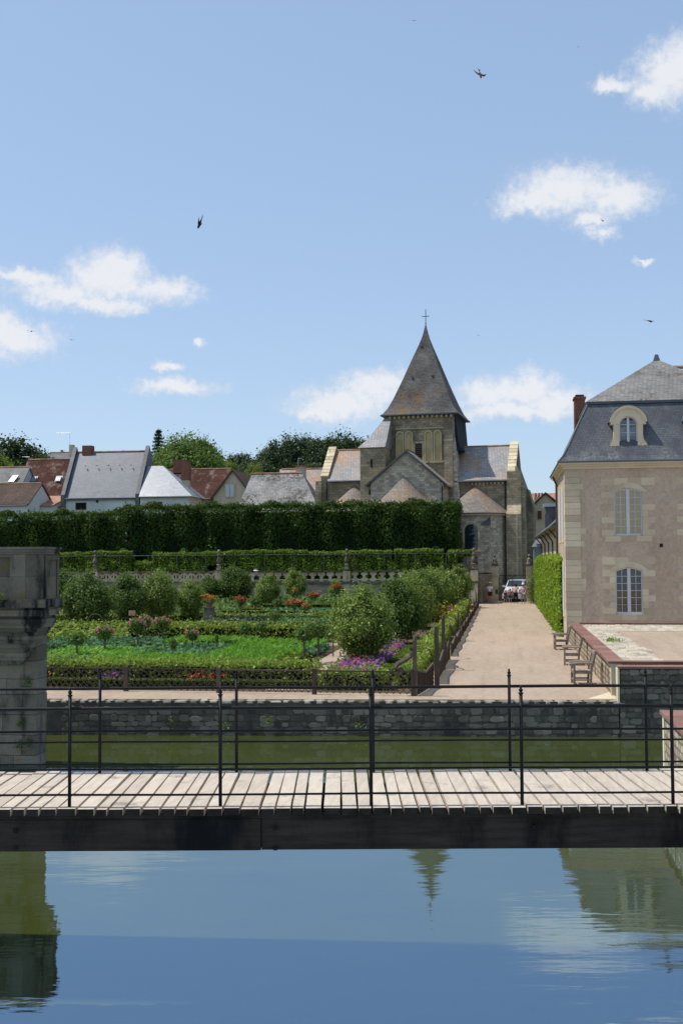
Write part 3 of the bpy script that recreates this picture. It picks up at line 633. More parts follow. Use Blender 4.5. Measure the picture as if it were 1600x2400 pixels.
def window(x0, x1, z0, z1, rise, cols, rows, blind, surround=True):
    zs = z1 - rise
    # dressed surround stones
    if surround:
        sx = .26; y0, y1 = FY - .012, FY + .2
        z = z0; k = 0; hs = (zs - z0) / 7
        for k in range(7):
            zz = z0 + k * hs; ext = .31 if k % 2 == 0 else 0
            for s, e in ((-1, x0), (1, x1)):
                a, b = (e - sx - ext, e) if s < 0 else (e, e + sx + ext)
                MB().box(a + .002, b - .002, y0 - (.002 if ext else 0), y1, zz + .003, zz + hs - .003).build('surround_stone', 'limestone', pv)
        ap = arch_pts(x0, x1, zs, rise, 5); op = arch_pts(x0 - sx, x1 + sx, zs, rise + .26, 5)
        for k in range(5):
            a, b, c, d = ap[k], ap[k + 1], op[k + 1], op[k]
            MB().prism([(a[0] + .002, y0 - .006, a[1]), (b[0] - .002, y0 - .006, b[1]), (c[0] - .002, y0 - .006, c[1]), (d[0] + .002, y0 - .006, d[1])], (0, .3, 0)).build('arch_stone', 'limestone', pv)
        zt = z1 + .26
        for k in range(4):
            a = x0 - .58 + k * (x1 - x0 + 1.16) / 4; b = a + (x1 - x0 + 1.16) / 4
            MB().box(a + .003, b - .003, y0 + .004, y1, zt - .14, zt + .2).build('lintel_stone', 'limestone', pv)
        for k in range(3):
            a = x0 - .42 + k * (x1 - x0 + .84) / 3; b = a + (x1 - x0 + .84) / 3
            MB().box(a + .003, b - .003, y0 - .004, y1, z0 - .27, z0 - .006).build('sill_stone', 'limestone', pv)
    m_ = MB(); ap = arch_pts(x0 - .02, x1 + .02, zs, rise, 10)  # stone closing the corners above the arch
    m_.prism([(x, FY + .02, z) for x, z in ap] + [(x1 + .02, FY + .02, z1 + .02), (x0 - .02, FY + .02, z1 + .02)], (0, .25, 0)); m_.build('spandrel', 'limestone', pv)
    yf = FY + .07
    w = MB(); f = .06; cx = (x0 + x1) / 2
    w.box(x0, x0 + f, yf, yf + .07, z0, zs + rise * .25); w.box(x1 - f, x1, yf, yf + .07, z0, zs + rise * .25); w.box(x0 + f, x1 - f, yf - .03, yf + .07, z0, z0 + .1); w.box(cx - .075, cx + .075, yf - .015, yf + .07, z0 + .1, z1 - .03)
    ap = arch_pts(x0, x1, zs, rise - .005, 10); ip = arch_pts(x0 + .02, x1 - .02, zs - .07, rise, 10)
    for k in range(10):
        a, b, c, d = ap[k], ap[k + 1], ip[k + 1], ip[k]; w.prism([(p[0], yf + .002, p[1]) for p in (a, b, c, d)], (0, .066, 0))
    fr = w.build('window', 'win_paint', pv)
    pw = (cx - .075 - x0 - f) / cols; zt = zs - .02 + rise * .5; ph = (zt - z0 - .1) / rows; gb = MB()
    for half in (x0 + f, cx + .075):
        for i in range(1, cols): gb.box(half + i * pw - .011, half + i * pw + .011, yf + .02, yf + .05, z0 + .1, zt)
        for j in range(1, rows): gb.box(half, half + cols * pw, yf + .022, yf + .048, z0 + .1 + j * ph - .011, z0 + .1 + j * ph + .011)
        for i in range(cols):
            for j in range(rows): MB().box(half + i * pw + .008, half + (i + 1) * pw - .008, yf + .03, yf + .036, z0 + .1 + j * ph + .008, z0 + .1 + (j + 1) * ph - .008).build('pane', 'glass', fr)
    gb.build('glazing_bars', 'win_paint', fr)
    if blind: MB().box(x0 + .02, x1 - .02, yf + .052, yf + .07, z0 + .05, z1 - .02).build('blind', blind, fr)
    else:
        m_ = MB(); m_.box(x0 - .2, x1 + .2, yf + .5, yf + .52, z0 - .2, z1 + .2); m_.build('room_shade', 'dark_in', fr)
for a, b in bays:
    window(a, b, *UP, .17, 2, 6, 'blind'); window(a + .02, b - .03, *LO, .14, 2, 6, None)
MB().box(7.04, 7.18, FY - .02, FY + .02, 5.29, 5.45).build('vent_hole', 'dark_in', pv)
# cornice of two mouldings on the front and the left flank
for (o_, za, zb) in [(.1, 8.93, 9.03), (.2, 9.032, 9.12), (.3, 9.122, 9.22)]:
    MB().box(PX0 - o_, PX1 + o_, FY - o_, PY1 + o_, za, zb).build('cornice', 'limestone', pv)
MB().tube([(PX0 - .33, FY - .33, 9.25), (PX1 + .33, FY - .33, 9.25)], .05, 8).build('gutter', 'lead', pv)
# mansard: flared foot, steep face, shallow pyramid
lv = [(-.36, 9.225), (-.12, 9.5), (.16, 10.0), (.5, 10.75), (.86, 11.5), (1.16, 12.08)]
m_ = MB()
for (a, za), (b, zb) in zip(lv, lv[1:]): m_.frus((PX0 + a, PX1 - a, FY + a, PY1 - a), za, (PX0 + b, PX1 - b, FY + b, PY1 - b), zb)
rf = m_.build('mansard_roof', 'slate_dark', pv)
e = 1.16
MB().box(PX0 + e - .07, PX1 - e + .07, FY + e - .07, PY1 - e + .07, 12.083, 12.19).build('roof_curb', 'lead', pv)
cxp, cyp = 7.65, 56.7
m_ = MB(); b4 = [(PX0 + e - .1, FY + e - .1, 12.192), (PX1 - e + .1, FY + e - .1, 12.192), (PX1 - e + .1, PY1 - e + .1, 12.192), (PX0 + e - .1, PY1 - e + .1, 12.192)]
t4 = [(cxp - .1, cyp - .1, 14.66), (cxp + .1, cyp - .1, 14.66), (cxp + .1, cyp + .1, 14.66), (cxp - .1, cyp + .1, 14.66)]
m_.add(b4 + t4, [(0, 1, 5, 4), (1, 2, 6, 5), (2, 3, 7, 6), (3, 0, 4, 7), (4, 5, 6, 7), (3, 2, 1, 0)]); up = m_.build('upper_roof', 'slate_top', pv)
m_ = MB(); m_.frus((cxp - .16, cxp + .16, cyp - .16, cyp + .16), 14.64, (cxp - .07, cxp + .07, cyp - .07, cyp + .07), 14.95); m_.build('finial', 'lead', up)
m_ = MB(); m_.tube([(cxp + .8, cyp + .2, 14.32), (18, cyp + .2, 14.32)], .09, 8); m_.build('ridge_tiles', 'ridge', up)
m_ = MB(); m_.prism([(9.2, cyp - 2.3, 12.8), (9.2, cyp + 2.7, 12.8), (9.2, cyp + .2, 14.3)], (9, 0, 0)); m_.build('wing_roof', 'slate_top', up)
# hip flashings of the mansard
for (sx, x0) in ((1, PX0), (-1, PX1)):
    pts = [(x0 + sx * a, FY + a, z + .012) for a, z in lv]; MB().tube(pts, .035, 6).build('hip_flashing', 'slate_top', rf)
def dormer(c):
    d = MB(); w, ow = .41, .66; y0 = 52.33; zs, z0 = 10.98, 9.72
    inner = arch_pts(c - w, c + w, zs, .36, 12)
    # stone front with scrolled feet: outline, pierced by the window
    out = arch_pts(c - .78, c + .78, zs + .12, .68, 12)
    for k in range(12):
        a, b, e1, e2 = inner[k], inner[k + 1], out[k + 1], out[k]; d.prism([(p[0], y0, p[1]) for p in (a, b, e1, e2)], (0, .5, 0))
    for s in (-1, 1):
        d.box(*sorted((c + s * w, c + s * ow)), y0 + .02, y0 + .5, z0, zs)
        d.prism([(c + s * w, y0 - .005, zs), (c + s * .8, y0 - .005, zs - .01), (c + s * .8, y0 - .005, zs + .12), (c + s * w, y0 - .005, zs + .1)], (0, .5, 0))
        d.prism([(c + s * ow, y0 + .03, 10.5), (c + s * .7, y0 + .03, 10.25), (c + s * .84, y0 + .03, 10.05), (c + s * .86, y0 + .03, 9.82), (c + s * .74, y0 + .03, 9.7), (c + s * ow, y0 + .03, 9.7)], (0, .5, 0))
    d.box(c - w, c + w, y0 + .03, y0 + .5, z0 - .02, z0 + .01)
    dm = d.build('dormer', 'limestone', pv)
    m_ = MB()                                          # moulded archivolt
    o2 = arch_pts(c - .86, c + .86, zs + .1, .76, 14); i2 = arch_pts(c - .7, c + .7, zs + .12, .6, 14)
    for k in range(14): m_.prism([(p[0], y0 - .05, p[1]) for p in (i2[k], i2[k + 1], o2[k + 1], o2[k])], (0, .12, 0))
    m_.build('archivolt', 'limestone', dm)
    m_ = MB(); o3 = arch_pts(c - .9, c + .9, zs + .1, .8, 14)
    for k in range(14): m_.prism([(p[0], y0 - .03, p[1]) for p in (o2[k], o2[k + 1], o3[k + 1], o3[k])], (0, 1.2, 0))
    m_.build('lead_hood', 'lead', dm)
    m_ = MB(); m_.prism([(p[0], y0 + .3, p[1]) for p in o2] , (0, .9, 0)); m_.box(c - .64, c + .64, y0 + .45, y0 + 1.0, 9.72, 11.0); m_.build('cheeks', 'slate_dark', dm)
    for s in (-1, 1):
        m_ = MB(); n_ = 14
        pts = [(c + s * .7 + .13 * math.cos(t * .7) * (1 - t / 18), y0 - .01, 9.88 + .13 * math.sin(t * .7) * (1 - t / 18)) for t in range(n_)]; m_.tube(pts, .018, 5); m_.build('scroll', 'limestone', dm)
    MB().box(c - .84, c + .84, y0 - .1, y0 + .5, 9.5, 9.68).build('dormer_sill', 'limestone', dm)
    yf = y0 + .12; wn = MB(); x0, x1 = c - w, c + w; f = .05
    wn.box(x0, x0 + f, yf, yf + .06, z0, zs); wn.box(x1 - f, x1, yf, yf + .06, z0, zs); wn.box(x0 + f, x1 - f, yf - .02, yf + .06, z0, z0 + .1); wn.box(c - .055, c + .055, yf - .01, yf + .06, z0 + .1, zs + .34)
    a1, a2 = inner, arch_pts(c - w + f, c + w - f, zs, .31, 12)
    for k in range(12): wn.prism([(p[0], yf, p[1]) for p in (a1[k], a1[k + 1], a2[k + 1], a2[k])], (0, .06, 0))
    wd_ = wn.build('window', 'win_paint', dm)
    gb = MB(); zt = zs + .3; ph = (zs - .0 - z0 - .1) / 3
    for j in range(1, 4): gb.box(x0 + f, x1 - f, yf + .02, yf + .045, z0 + .1 + j * ph - .012, z0 + .1 + j * ph + .012)
    gb.build('glazing_bars', 'win_paint', wd_)
    for s in (0, 1):
        a, b = (x0 + f, c - .055) if s == 0 else (c + .055, x1 - f)
        for j in range(3): MB().box(a, b, yf + .03, yf + .036, z0 + .1 + j * ph + .01, z0 + .1 + (j + 1) * ph - .01).build('pane', 'glass', wd_)
        m_ = MB(); m_.box(a, b, yf + .03, yf + .036, zs + .02, zs + .2); m_.build('pane', 'glass', wd_)
        m_ = MB(); nn = 9
        for t in range(nn): m_.prism([(a + (b - a) * t / nn, yf + .1 + .02 * (t % 2), z0 + .1), (a + (b - a) * (t + 1) / nn, yf + .1 + .02 * ((t + 1) % 2), z0 + .1), (a + (b - a) * (t + 1) / nn, yf + .1 + .02 * ((t + 1) % 2), 10.85), (a + (b - a) * t / nn, yf + .1 + .02 * (t % 2), 10.85)], (0, .004, 0))
        m_.build('curtain', 'curtain', wd_)
    MB().box(c - .6, c + .6, yf + .28, yf + .3, 9.7, 11.3).build('room_shade', 'dark_in', wd_)
dormer(5.75); dormer(9.1)
m_ = MB(); m_.box(3.78, 4.32, 59.2, 60.2, 9.4, 13.2); ch = m_.build('chimney', 'brick', pv)
MB().box(3.73, 4.37, 59.15, 60.25, 13.2, 13.3).build('chimney_cap', 'brick', ch); MB().box(3.83, 4.27, 59.25, 60.15, 13.305, 13.42).build('chimney_top', 'tile_brown', ch)
MB().tube([(4.3, 59.6, 12.3), (5.2, 59.2, 12.25)], .015, 6).build('tie_rod', 'iron', ch)
MB().tube([(2.62, 59.4, 9.2), (2.66, 59.4, 8.95), (2.78, 59.4, 8.7), (2.78, 59.4, 1.0)], .055, 8).build('downpipe', 'rust', pv)
for yy in (54.6, 57.2):
    for (za, zb) in (UP, LO):
        m_ = MB(); m_.box(PX0 - .03, PX0 + .02, yy, yy + 1.1, za, zb); m_.build('shutter', 'win_paint', pv); MB().box(PX0 - .02, PX0 + .1, yy - .25, yy + 1.35, za - .25, zb + .3).build('surround_stone', 'limestone', pv)

# ---------------------------------------------------------------- long low wing beyond the pavilion
lwg = thing('stable_wing', 'low stone wing with slate roof and dark brackets behind the climber', 'building', (6, 80, .95))
MB().box(3.2, 9, 61.6, 97, .9, 6.9).build('wall', 'cream_render', lwg)
m_ = MB(); m_.prism([(2.6, 61.6, 6.62), (2.75, 61.6, 6.6), (3.6, 61.6, 7.3), (9.4, 61.6, 6.7), (6.2, 61.6, 10.2), (3.5, 61.6, 7.6)], (0, 35.6, 0))
m_ = MB(); m_.prism([(2.5, 61.6, 6.55), (9.6, 61.6, 6.9), (6.2, 61.6, 10.2), (3.6, 61.6, 7.5)], (0, 35.6, 0)); m_.build('roof', 'slate_dark', lwg)
for yy in (66, 72.5, 79, 86, 93): 
    m_ = MB(); m_.tube([(2.62, yy, 6.5), (2.8, yy, 6.35), (3.1, yy, 5.9), (3.12, yy, 1.2)], .05, 6); m_.build('downpipe', 'rust', lwg)
m_ = MB(); m_.box(3.15, 4.6, 84.4, 86, 7.1, 8.7); dr = m_.build('dormer', 'slate_dark', lwg); MB().box(3.0, 4.7, 84.2, 86.2, 8.704, 8.95).build('dormer_roof', 'zinc', dr)
MB().box(3.13, 3.149, 84.8, 85.6, 7.2, 8.2).build('dormer_window', 'dark_in', dr)
pc = thing('porch', 'small pale blue porch with slate roof at the far end of the climber', 'porch', (2.9, 97.6, .95))
MB().box(2.55, 3.3, 97.2, 98.4, .9, 5.85).build('wall', 'blue_door', pc)
m_ = MB(); m_.frus((2.4, 3.45, 97.05, 98.55), 5.853, (2.8, 3.4, 97.5, 98.1), 6.5); m_.build('roof', 'slate_silver', pc)
MB().box(2.7, 2.72, 97.17, 97.199, 1.0, 5.7).build('joint', 'slate_dark', pc)
# ---------------------------------------------------------------- ochre gabled house at the end of the street
hs = thing('street_house', 'ochre gabled house with red roof and brown shutter behind the church', 'house', (5, 121, .95))
m_ = MB(); m_.prism([(1.2, 118, .9), (8.4, 118, .9), (8.4, 118, 8.2), (4.4, 118, 11.6), (1.2, 118, 8.6)], (0, 6, 0)); m_.build('wall', 'cream_render', hs)
m_ = MB(); m_.prism([(1.0, 117.8, 8.3), (4.4, 117.8, 11.6), (4.4, 117.8, 11.82), (.9, 117.8, 8.5)], (0, 6.4, 0)); m_.prism([(4.4, 117.8, 11.6), (8.8, 117.8, 7.9), (8.9, 117.8, 8.1), (4.4, 117.8, 11.82)], (0, 6.4, 0)); m_.build('roof', 'tile_red', hs)
w_ = MB().box(3.45, 4.05, 117.9, 118.05, 8.95, 9.9).build('window', 'limestone', hs); MB().box(3.55, 3.95, 117.86, 117.899, 9.0, 9.85).build('shutter', 'red_shutter', w_)
w_ = MB().box(2.7, 3.0, 117.94, 118.05, 3.9, 6.0).build('window', 'limestone', hs); MB().box(2.75, 2.98, 117.9, 117.938, 3.95, 5.9).build('shutter', 'glass_dark', w_)
h2 = thing('red_roof_house', 'far house with red tiled roof and clustered chimney pots', 'house', (4, 128, .95))
MB().box(.5, 9, 125, 131, .9, 9.2).build('wall', 'cream_render', h2)
m_ = MB(); m_.prism([(.3, 124.6, 9.0), (.3, 131.4, 9.0), (.3, 128, 12.3)], (9, 0, 0)); m_.build('roof', 'tile_pink', h2)
c_ = MB().box(3.4, 4.5, 124.6, 125.6, 9.3, 11.7).build('chimney', 'cream_render', h2)
for x in (3.6, 3.95, 4.3): MB().lathe([(.12, 0), (.1, .45), (.08, .45), (.08, .3)], 8, (x, 125.1, 11.7)).build('chimney_pot', 'brick', c_)

# ================================================================== CHURCH
TCX, TCY = -7.66, 109.94
chu = thing('church', 'romanesque stone church with slate spire, tower and rounded apses', 'church', (TCX, TCY, .9), R(-6.7))
B = lambda mb, n, m, p=None: mb.build(n, m, p or chu, local=True)
# (church coordinates: x right, y away, z above the water minus .9 for the base)
zz = lambda z: z - .9
def cbox(x0, x1, y0, y1, z0, z1, n, m, p=None): return B(MB().box(x0, x1, y0, y1, zz(z0), zz(z1)), n, m, p)
tx0, tx1, ty0, ty1 = -3.05, 3.5, -3.3, 3.3
tw = cbox(tx0, tx1, ty0, ty1, 1, 18.85, 'tower', 'church')
B(MB().frus((3.3, 4.05, -3.55, -1.2), zz(1), (3.3, 4.05, -3.55, -1.2), zz(10.2)).frus((3.3, 4.05, -3.55, -1.2), zz(10.2), (3.3, 3.52, -3.4, -2), zz(16.5)), 'buttress', 'church_pale', tw)
B(MB().box(2.55, 3.4, -3.62, -3.3, zz(9), zz(16.2)).frus((2.55, 3.4, -3.62, -3.3), zz(16.2), (2.6, 3.35, -3.34, -3.3), zz(16.9)), 'buttress', 'church', tw)
B(MB().frus((3.45, 4.15, -2.5, 3.4), zz(15.3), (3.45, 3.8, -2.7, 3.4), zz(16.2)).frus((3.45, 3.8, -2.7, 3.4), zz(16.2), (3.45, 3.6, -3.0, 3.4), zz(18.75)), 'slate_hanging', 'slate_hung', tw)
# blind arcade: archivolts and colonnettes proud of ochre panels
def c_arch(cx, w, z0, zs, mat_in):
    ap = arch_pts(cx - w, cx + w, zs, w, 10); m_ = MB().prism([(cx - w, -3.305, zz(z0))] + [(x, -3.305, zz(z)) for x, z in ap][0:0] + [(cx + w, -3.305, zz(z0))] + [(x, -3.305, zz(z)) for x, z in ap][::-1], (0, -.03, 0)); B(m_, 'arch_infill', mat_in, tw)
    op = arch_pts(cx - w - .14, cx + w + .14, zs, w + .14, 10); m_ = MB()
    for k in range(10): m_.prism([(p[0], -3.302, zz(p[1])) for p in (ap[k], ap[k + 1], op[k + 1], op[k])], (0, -.17, 0))
    for s in (-1, 1):
        a, b = sorted((cx + s * w, cx + s * (w + .14))); m_.box(a, b, -3.46, -3.302, zz(z0), zz(zs))
    B(m_, 'blind_arch', 'church_trim', tw)
for cx in (-1.78, -.9, 1.02, 1.9): c_arch(cx, .27, 14.3, 16.85, 'church_gold')
cbox(-2.25, 2.5, -3.5, -3.303, 14.1, 14.28, 'string_course', 'church_trim', tw)
cbox(-2.25, 2.5, -3.42, -3.303, 17.42, 17.52, 'string_course', 'church_trim', tw)
cbox(-.3, .4, -3.36, -3.302, 14.7, 16.0, 'belfry_opening', 'dark_in', tw)
for k in range(6): cbox(-.3, .4, -3.42, -3.362, 14.78 + k * .2, 14.9 + k * .2, 'louvre', 'tile_brown', tw)
cbox(-.5, .6, -3.46, -3.302, 16.0, 16.2, 'lintel', 'church_trim', tw)
for s in (-.48, .402): cbox(s, s + .18, -3.42, -3.302, 14.3, 16.0, 'jamb', 'church_trim', tw)
for k in range(14): cbox(tx0 + .25 + k * .46, tx0 + .42 + k * .46, -3.6, -3.302, 18.45, 18.7, 'corbel', 'church_trim', tw)
# spire with flared foot and drawn-out tip
sc_ = (.22, 0.)
pr_f = [(18.86, 3.8), (19.0, 3.62), (19.5, 3.25), (20.5, 2.78), (22.5, 1.98), (24.5, 1.24), (26.0, .66), (26.9, .34), (27.6, .16), (28.05, .05)]
m_ = MB(); m_.add([(sc_[0] + sx * r, sc_[1] + sy * r, zz(z)) for z, r in pr_f for sx, sy in ((-1, -1), (1, -1), (1, 1), (-1, 1))], [])
for i in range(len(pr_f) - 1):
    for k in range(4): m_.f.append((4 * i + k, 4 * i + (k + 1) % 4, 4 * i + 4 + (k + 1) % 4, 4 * i + 4 + k))
m_.f += [(3, 2, 1, 0), tuple(4 * (len(pr_f) - 1) + k for k in range(4))]
spi = B(m_, 'spire', 'slate_spire')
B(MB().box(-3.62, 4.02, -3.84, 3.84, zz(18.74), zz(18.855)), 'eaves_board', 'lead', spi)
m_ = MB(); m_.frus((sc_[0] - .2, sc_[0] + .2, -.2, .2), zz(27.5), (sc_[0] - .03, sc_[0] + .03, -.03, .03), zz(28.3)); B(m_, 'lead_tip', 'lead', spi)
m_ = MB().tube([(sc_[0], 0, zz(28.2)), (sc_[0], 0, zz(29.8))], .035, 6); m_.tube([(sc_[0] - .36, 0, zz(29.1)), (sc_[0] + .36, 0, zz(29.1))], .035, 6); m_.lathe([(0, 0), (.09, .08), (0, .17)], 8, (sc_[0], 0, zz(28.3))); B(m_, 'cross', 'iron', spi)
for (x, z) in [(-.3, 25.9), (-1.0, 22.6), (1.0, 22.7)]:
    r = np.interp(z, [p[0] for p in pr_f], [p[1] for p in pr_f]); B(MB().box(x + .12, x + .3, -r - .12, -r + .2, zz(z), zz(z + .16)), 'spire_hook', 'lead', spi)
# stair turret on the left of the tower
tu = cbox(-5.12, -2.68, -6, -2.9, 1, 15.5, 'stair_turret', 'church')
m_ = MB(); fo = [(-5.3, -6.2, 15.48), (-2.62, -6.2, 15.48), (-2.62, -2.9, 15.48), (-5.3, -2.9, 15.48)]; mi = [(-4.5, -5.35, 16.4), (-2.62, -5.35, 16.4), (-2.62, -2.9, 16.4), (-4.5, -2.9, 16.4)]; to = [(-3.3, -3.5, 18.55), (-2.62, -3.5, 18.55), (-2.62, -2.9, 18.6), (-3.3, -2.9, 18.6)]
m_.add([(x, y, zz(z)) for x, y, z in fo + mi + to], [(0, 3, 2, 1), (8, 9, 10, 11)] + [(4 * i + k, 4 * i + (k + 1) % 4, 4 * i + 4 + (k + 1) % 4, 4 * i + 4 + k) for i in (0, 1) for k in range(4)]); B(m_, 'turret_roof', 'slate_church', tu)
for (x, z, h) in [(-4.0, 13.6, .75), (-4.2, 11.0, .4)]: cbox(x - .07, x + .09, -6.03, -5.95, z, z + h, 'slit_window', 'dark_in', tu)
# choir with its gable, and the central apse
cg = B(MB().prism([(-4.0, -6.4, zz(1)), (2.95, -6.4, zz(1)), (2.95, -6.4, zz(11.85)), (-.49, -6.4, zz(14.92)), (-4.0, -6.4, zz(12.0))], (0, 3.1, 0)), 'choir', 'church_pale')
cx_, cyg = -.49, -6.65
m_ = MB(); m_.prism([(cx_, cyg, zz(14.92)), (3.4, cyg, zz(11.6)), (3.4, cyg, zz(11.78)), (cx_, cyg, zz(15.14))], (0, 3.4, 0)); m_.prism([(cx_, cyg, zz(14.92)), (cx_, cyg, zz(15.14)), (-4.45, cyg, zz(11.92)), (-4.45, cyg, zz(11.74))], (0, 3.4, 0)); B(m_, 'choir_roof', 'slate_church', cg)
B(MB().tube([(cx_, cyg - .05, zz(15.12)), (cx_, -3.3, zz(15.12))], .1, 6), 'choir_ridge', 'ridge', cg)
m_ = MB(); m_.bar((cx_, cyg - .05, zz(15.02)), (3.4, cyg - .05, zz(11.69)), .1, .22, (0, 1, 0)); m_.bar((cx_, cyg - .05, zz(15.02)), (-4.45, cyg - .05, zz(11.83)), .1, .22, (0, 1, 0)); B(m_, 'bargeboard', 'lead', cg)
B(MB().tube([(2.85, -6.5, zz(11.6)), (2.85, -6.5, zz(2))], .05, 6), 'downpipe', 'iron', cg)
def apse(cx, cy, r, ze, za, name, roofm, wallm, ry=1.):
    a0, a1 = math.pi - .02, 2 * math.pi + .02
    w = MB().lathe([(r, zz(1)), (r, zz(ze))], 20, (cx, cy, 0), a0, a1); o = B(w, name, wallm)
    rf_ = MB().lathe([(r + .28, zz(ze - .06)), (r + .3, zz(ze + .03)), (r * .84, zz(ze + (za - ze) * .26)), (r * .45, zz(ze + (za - ze) * .62)), (.02, zz(za + .15))], 24, (cx, cy, 0), a0, a1)
    B(rf_, 'apse_roof', roofm, o); B(MB().lathe([(r + .22, zz(ze - .22)), (r + .22, zz(ze - .09)), (r, zz(ze - .09))], 24, (cx, cy, 0), a0, a1), 'eaves_cornice', 'church_trim', o)
    return o
apse(-.8, -6.4, 2.7, 9.6, 12.5, 'central_apse', 'slate_apse', 'church_pale')
# transepts: steep roofs, coped gables
def transept(x0, x1, ze, zr, side, name):
    o = B(MB().prism([(x0, -3.1, zz(1)), (x0, 3.1, zz(1)), (x0, 3.1, zz(ze)), (x0, 0, zz(zr - .1)), (x0, -3.1, zz(ze))], (x1 - x0, 0, 0)), name, 'church')
    m_ = MB(); m_.prism([(x0, -3.45, zz(ze - .18)), (x0, -3.45, zz(ze - .02)), (x0, 0, zz(zr + .08)), (x0, 0, zz(zr - .1))], (x1 - x0, 0, 0)); m_.prism([(x0, 3.45, zz(ze - .18)), (x0, 0, zz(zr - .1)), (x0, 0, zz(zr + .08)), (x0, 3.45, zz(ze - .02))], (x1 - x0, 0, 0)); B(m_, 'transept_roof', 'slate_church', o)
    n = 12; xr = x0
    for k in range(n): B(MB().tube([(x0 + (x1 - x0) * k / n + .01, 0, zz(zr + .08)), (x0 + (x1 - x0) * (k + 1) / n - .01, 0, zz(zr + .08))], .11, 6), 'ridge_tile', 'ridge', o)
    B(MB().tube([(x0, -3.5, zz(ze - .12)), (x1, -3.5, zz(ze - .12))], .06, 6), 'gutter', 'lead', o)
    a, b = (x0 - .75, x0) if side < 0 else (x1, x1 + .75)
    B(MB().prism([(a, -3.2, zz(1)), (a, 3.2, zz(1)), (a, 3.2, zz(ze + .3)), (a, .2, zz(zr + .3)), (a, -.2, zz(zr + .3)), (a, -3.2, zz(ze + .3))], (b - a, 0, 0)), 'gable_wall', 'church', o)
    for k in range(9):
        f0, f1 = k / 9, (k + 1) / 9; y_0, y_1 = -3.28 * (1 - f0) - .15 * f0, -3.28 * (1 - f1) - .15 * f1; z_0, z_1 = ze + .31 + (zr - ze) * f0, ze + .31 + (zr - ze) * f1
        B(MB().prism([(a - .03, y_0, zz(z_0)), (a - .03, y_1 - .01, zz(z_1)), (a - .03, y_1 - .01, zz(z_1 + .15)), (a - .03, y_0 - .04, zz(z_0 + .17))], (b - a + .06, 0, 0)), 'coping_stone', 'coping', o)
    return o
tl = transept(-9.05, -5.0, 12.65, 15.85, -1, 'north_transept'); tr_ = transept(3.5, 8.5, 12.35, 15.8, 1, 'south_transept')
B(MB().frus((-10.5, -9.7, -3.6, -2.2), zz(1), (-10.3, -9.7, -3.4, -2.4), zz(12.6)), 'buttress', 'church', tl)
B(MB().tube([(-9.2, -3.25, zz(12.5)), (-9.2, -3.25, zz(3))], .05, 6), 'downpipe', 'iron', tl)
B(MB().tube([(8.3, -3.25, zz(12.3)), (8.3, -3.25, zz(2))], .05, 6), 'downpipe', 'iron', tr_)
for k in range(9): cbox(5.1 + k * .36, 5.25 + k * .36, -3.3, -3.101, 11.9, 12.1, 'corbel', 'church_trim', tr_)
# stepped buttresses at the south-east corner
B(MB().box(8.5, 9.85, -4.5, -3.1, zz(1), zz(9.0)).frus((8.5, 9.85, -4.5, -3.1), zz(9.0), (8.5, 9.8, -3.5, -3.1), zz(9.9)).box(8.5, 9.8, -3.5, -3.1, zz(9.9), zz(13.1)), 'buttress', 'church', tr_)
B(MB().box(9.25, 10.15, -3.4, .6, zz(1), zz(11.4)).frus((9.25, 10.15, -3.4, .6), zz(11.4), (9.25, 9.4, -3.3, .6), zz(13.6)), 'buttress', 'church', tr_)
B(MB().box(10.15, 10.75, -1.6, 1, zz(1), zz(9.8)).frus((10.15, 10.75, -1.6, 1), zz(9.8), (10.15, 10.25, -1.6, 1), zz(11.5)), 'buttress', 'church', tr_)
cbox(9.4, 9.56, -4.52, -4.45, 1.5, 8.8, 'quoin_strip', 'church_trim', tr_)
# south apse with its arched window
sa = apse(5.45, -3.1, 2.95, 9.1, 11.7, 'south_apse', 'slate_apse', 'church_pale')
apse(-6.4, -3.1, 2.9, 9.3, 12.0, 'north_apse', 'slate_apse', 'church_pale')
wx, wy = 5.45, -3.1 - 2.95
def onap(x, out):  # y on the apse drum
    return -3.1 - math.sqrt(max(.01, 2.95 ** 2 - (x - 5.45) ** 2)) - out
ap = arch_pts(4.83, 6.07, 7.45, .62, 10)
B(MB().prism([(4.83, wy - .02, zz(5.7)), (6.07, wy - .02, zz(5.7))] + [(x, wy - .02, zz(z)) for x, z in ap][::-1], (0, .3, 0)), 'window', 'glass_dark', sa)
op = arch_pts(4.65, 6.25, 7.45, .8, 10); m_ = MB()
for k in range(10): m_.prism([(p[0], wy - .1, zz(p[1])) for p in (ap[k], ap[k + 1], op[k + 1], op[k])], (0, .4, 0))
m_.box(4.65, 4.83, wy - .1, wy + .3, zz(5.6), zz(7.45)); m_.box(6.07, 6.25, wy - .1, wy + .3, zz(5.6), zz(7.45)); m_.box(4.55, 6.35, wy - .14, wy + .3, zz(5.5), zz(5.598)); B(m_, 'window_surround', 'church_trim', sa)
for k in range(1, 5): B(MB().box(4.83, 6.07, wy - .04, wy - .021, zz(5.7 + k * .42), zz(5.73 + k * .42)), 'window_bar', 'iron', sa)
B(MB().box(6.45, 7.1, -5.85, -5.3, zz(1), zz(8.0)), 'buttress', 'church_pale', sa)
B(MB().frus((6.35, 7.2, -6.05, -5.3), zz(8.0), (6.4, 7.15, -5.5, -5.3), zz(8.75)), 'buttress_cap', 'slate_dark', sa)

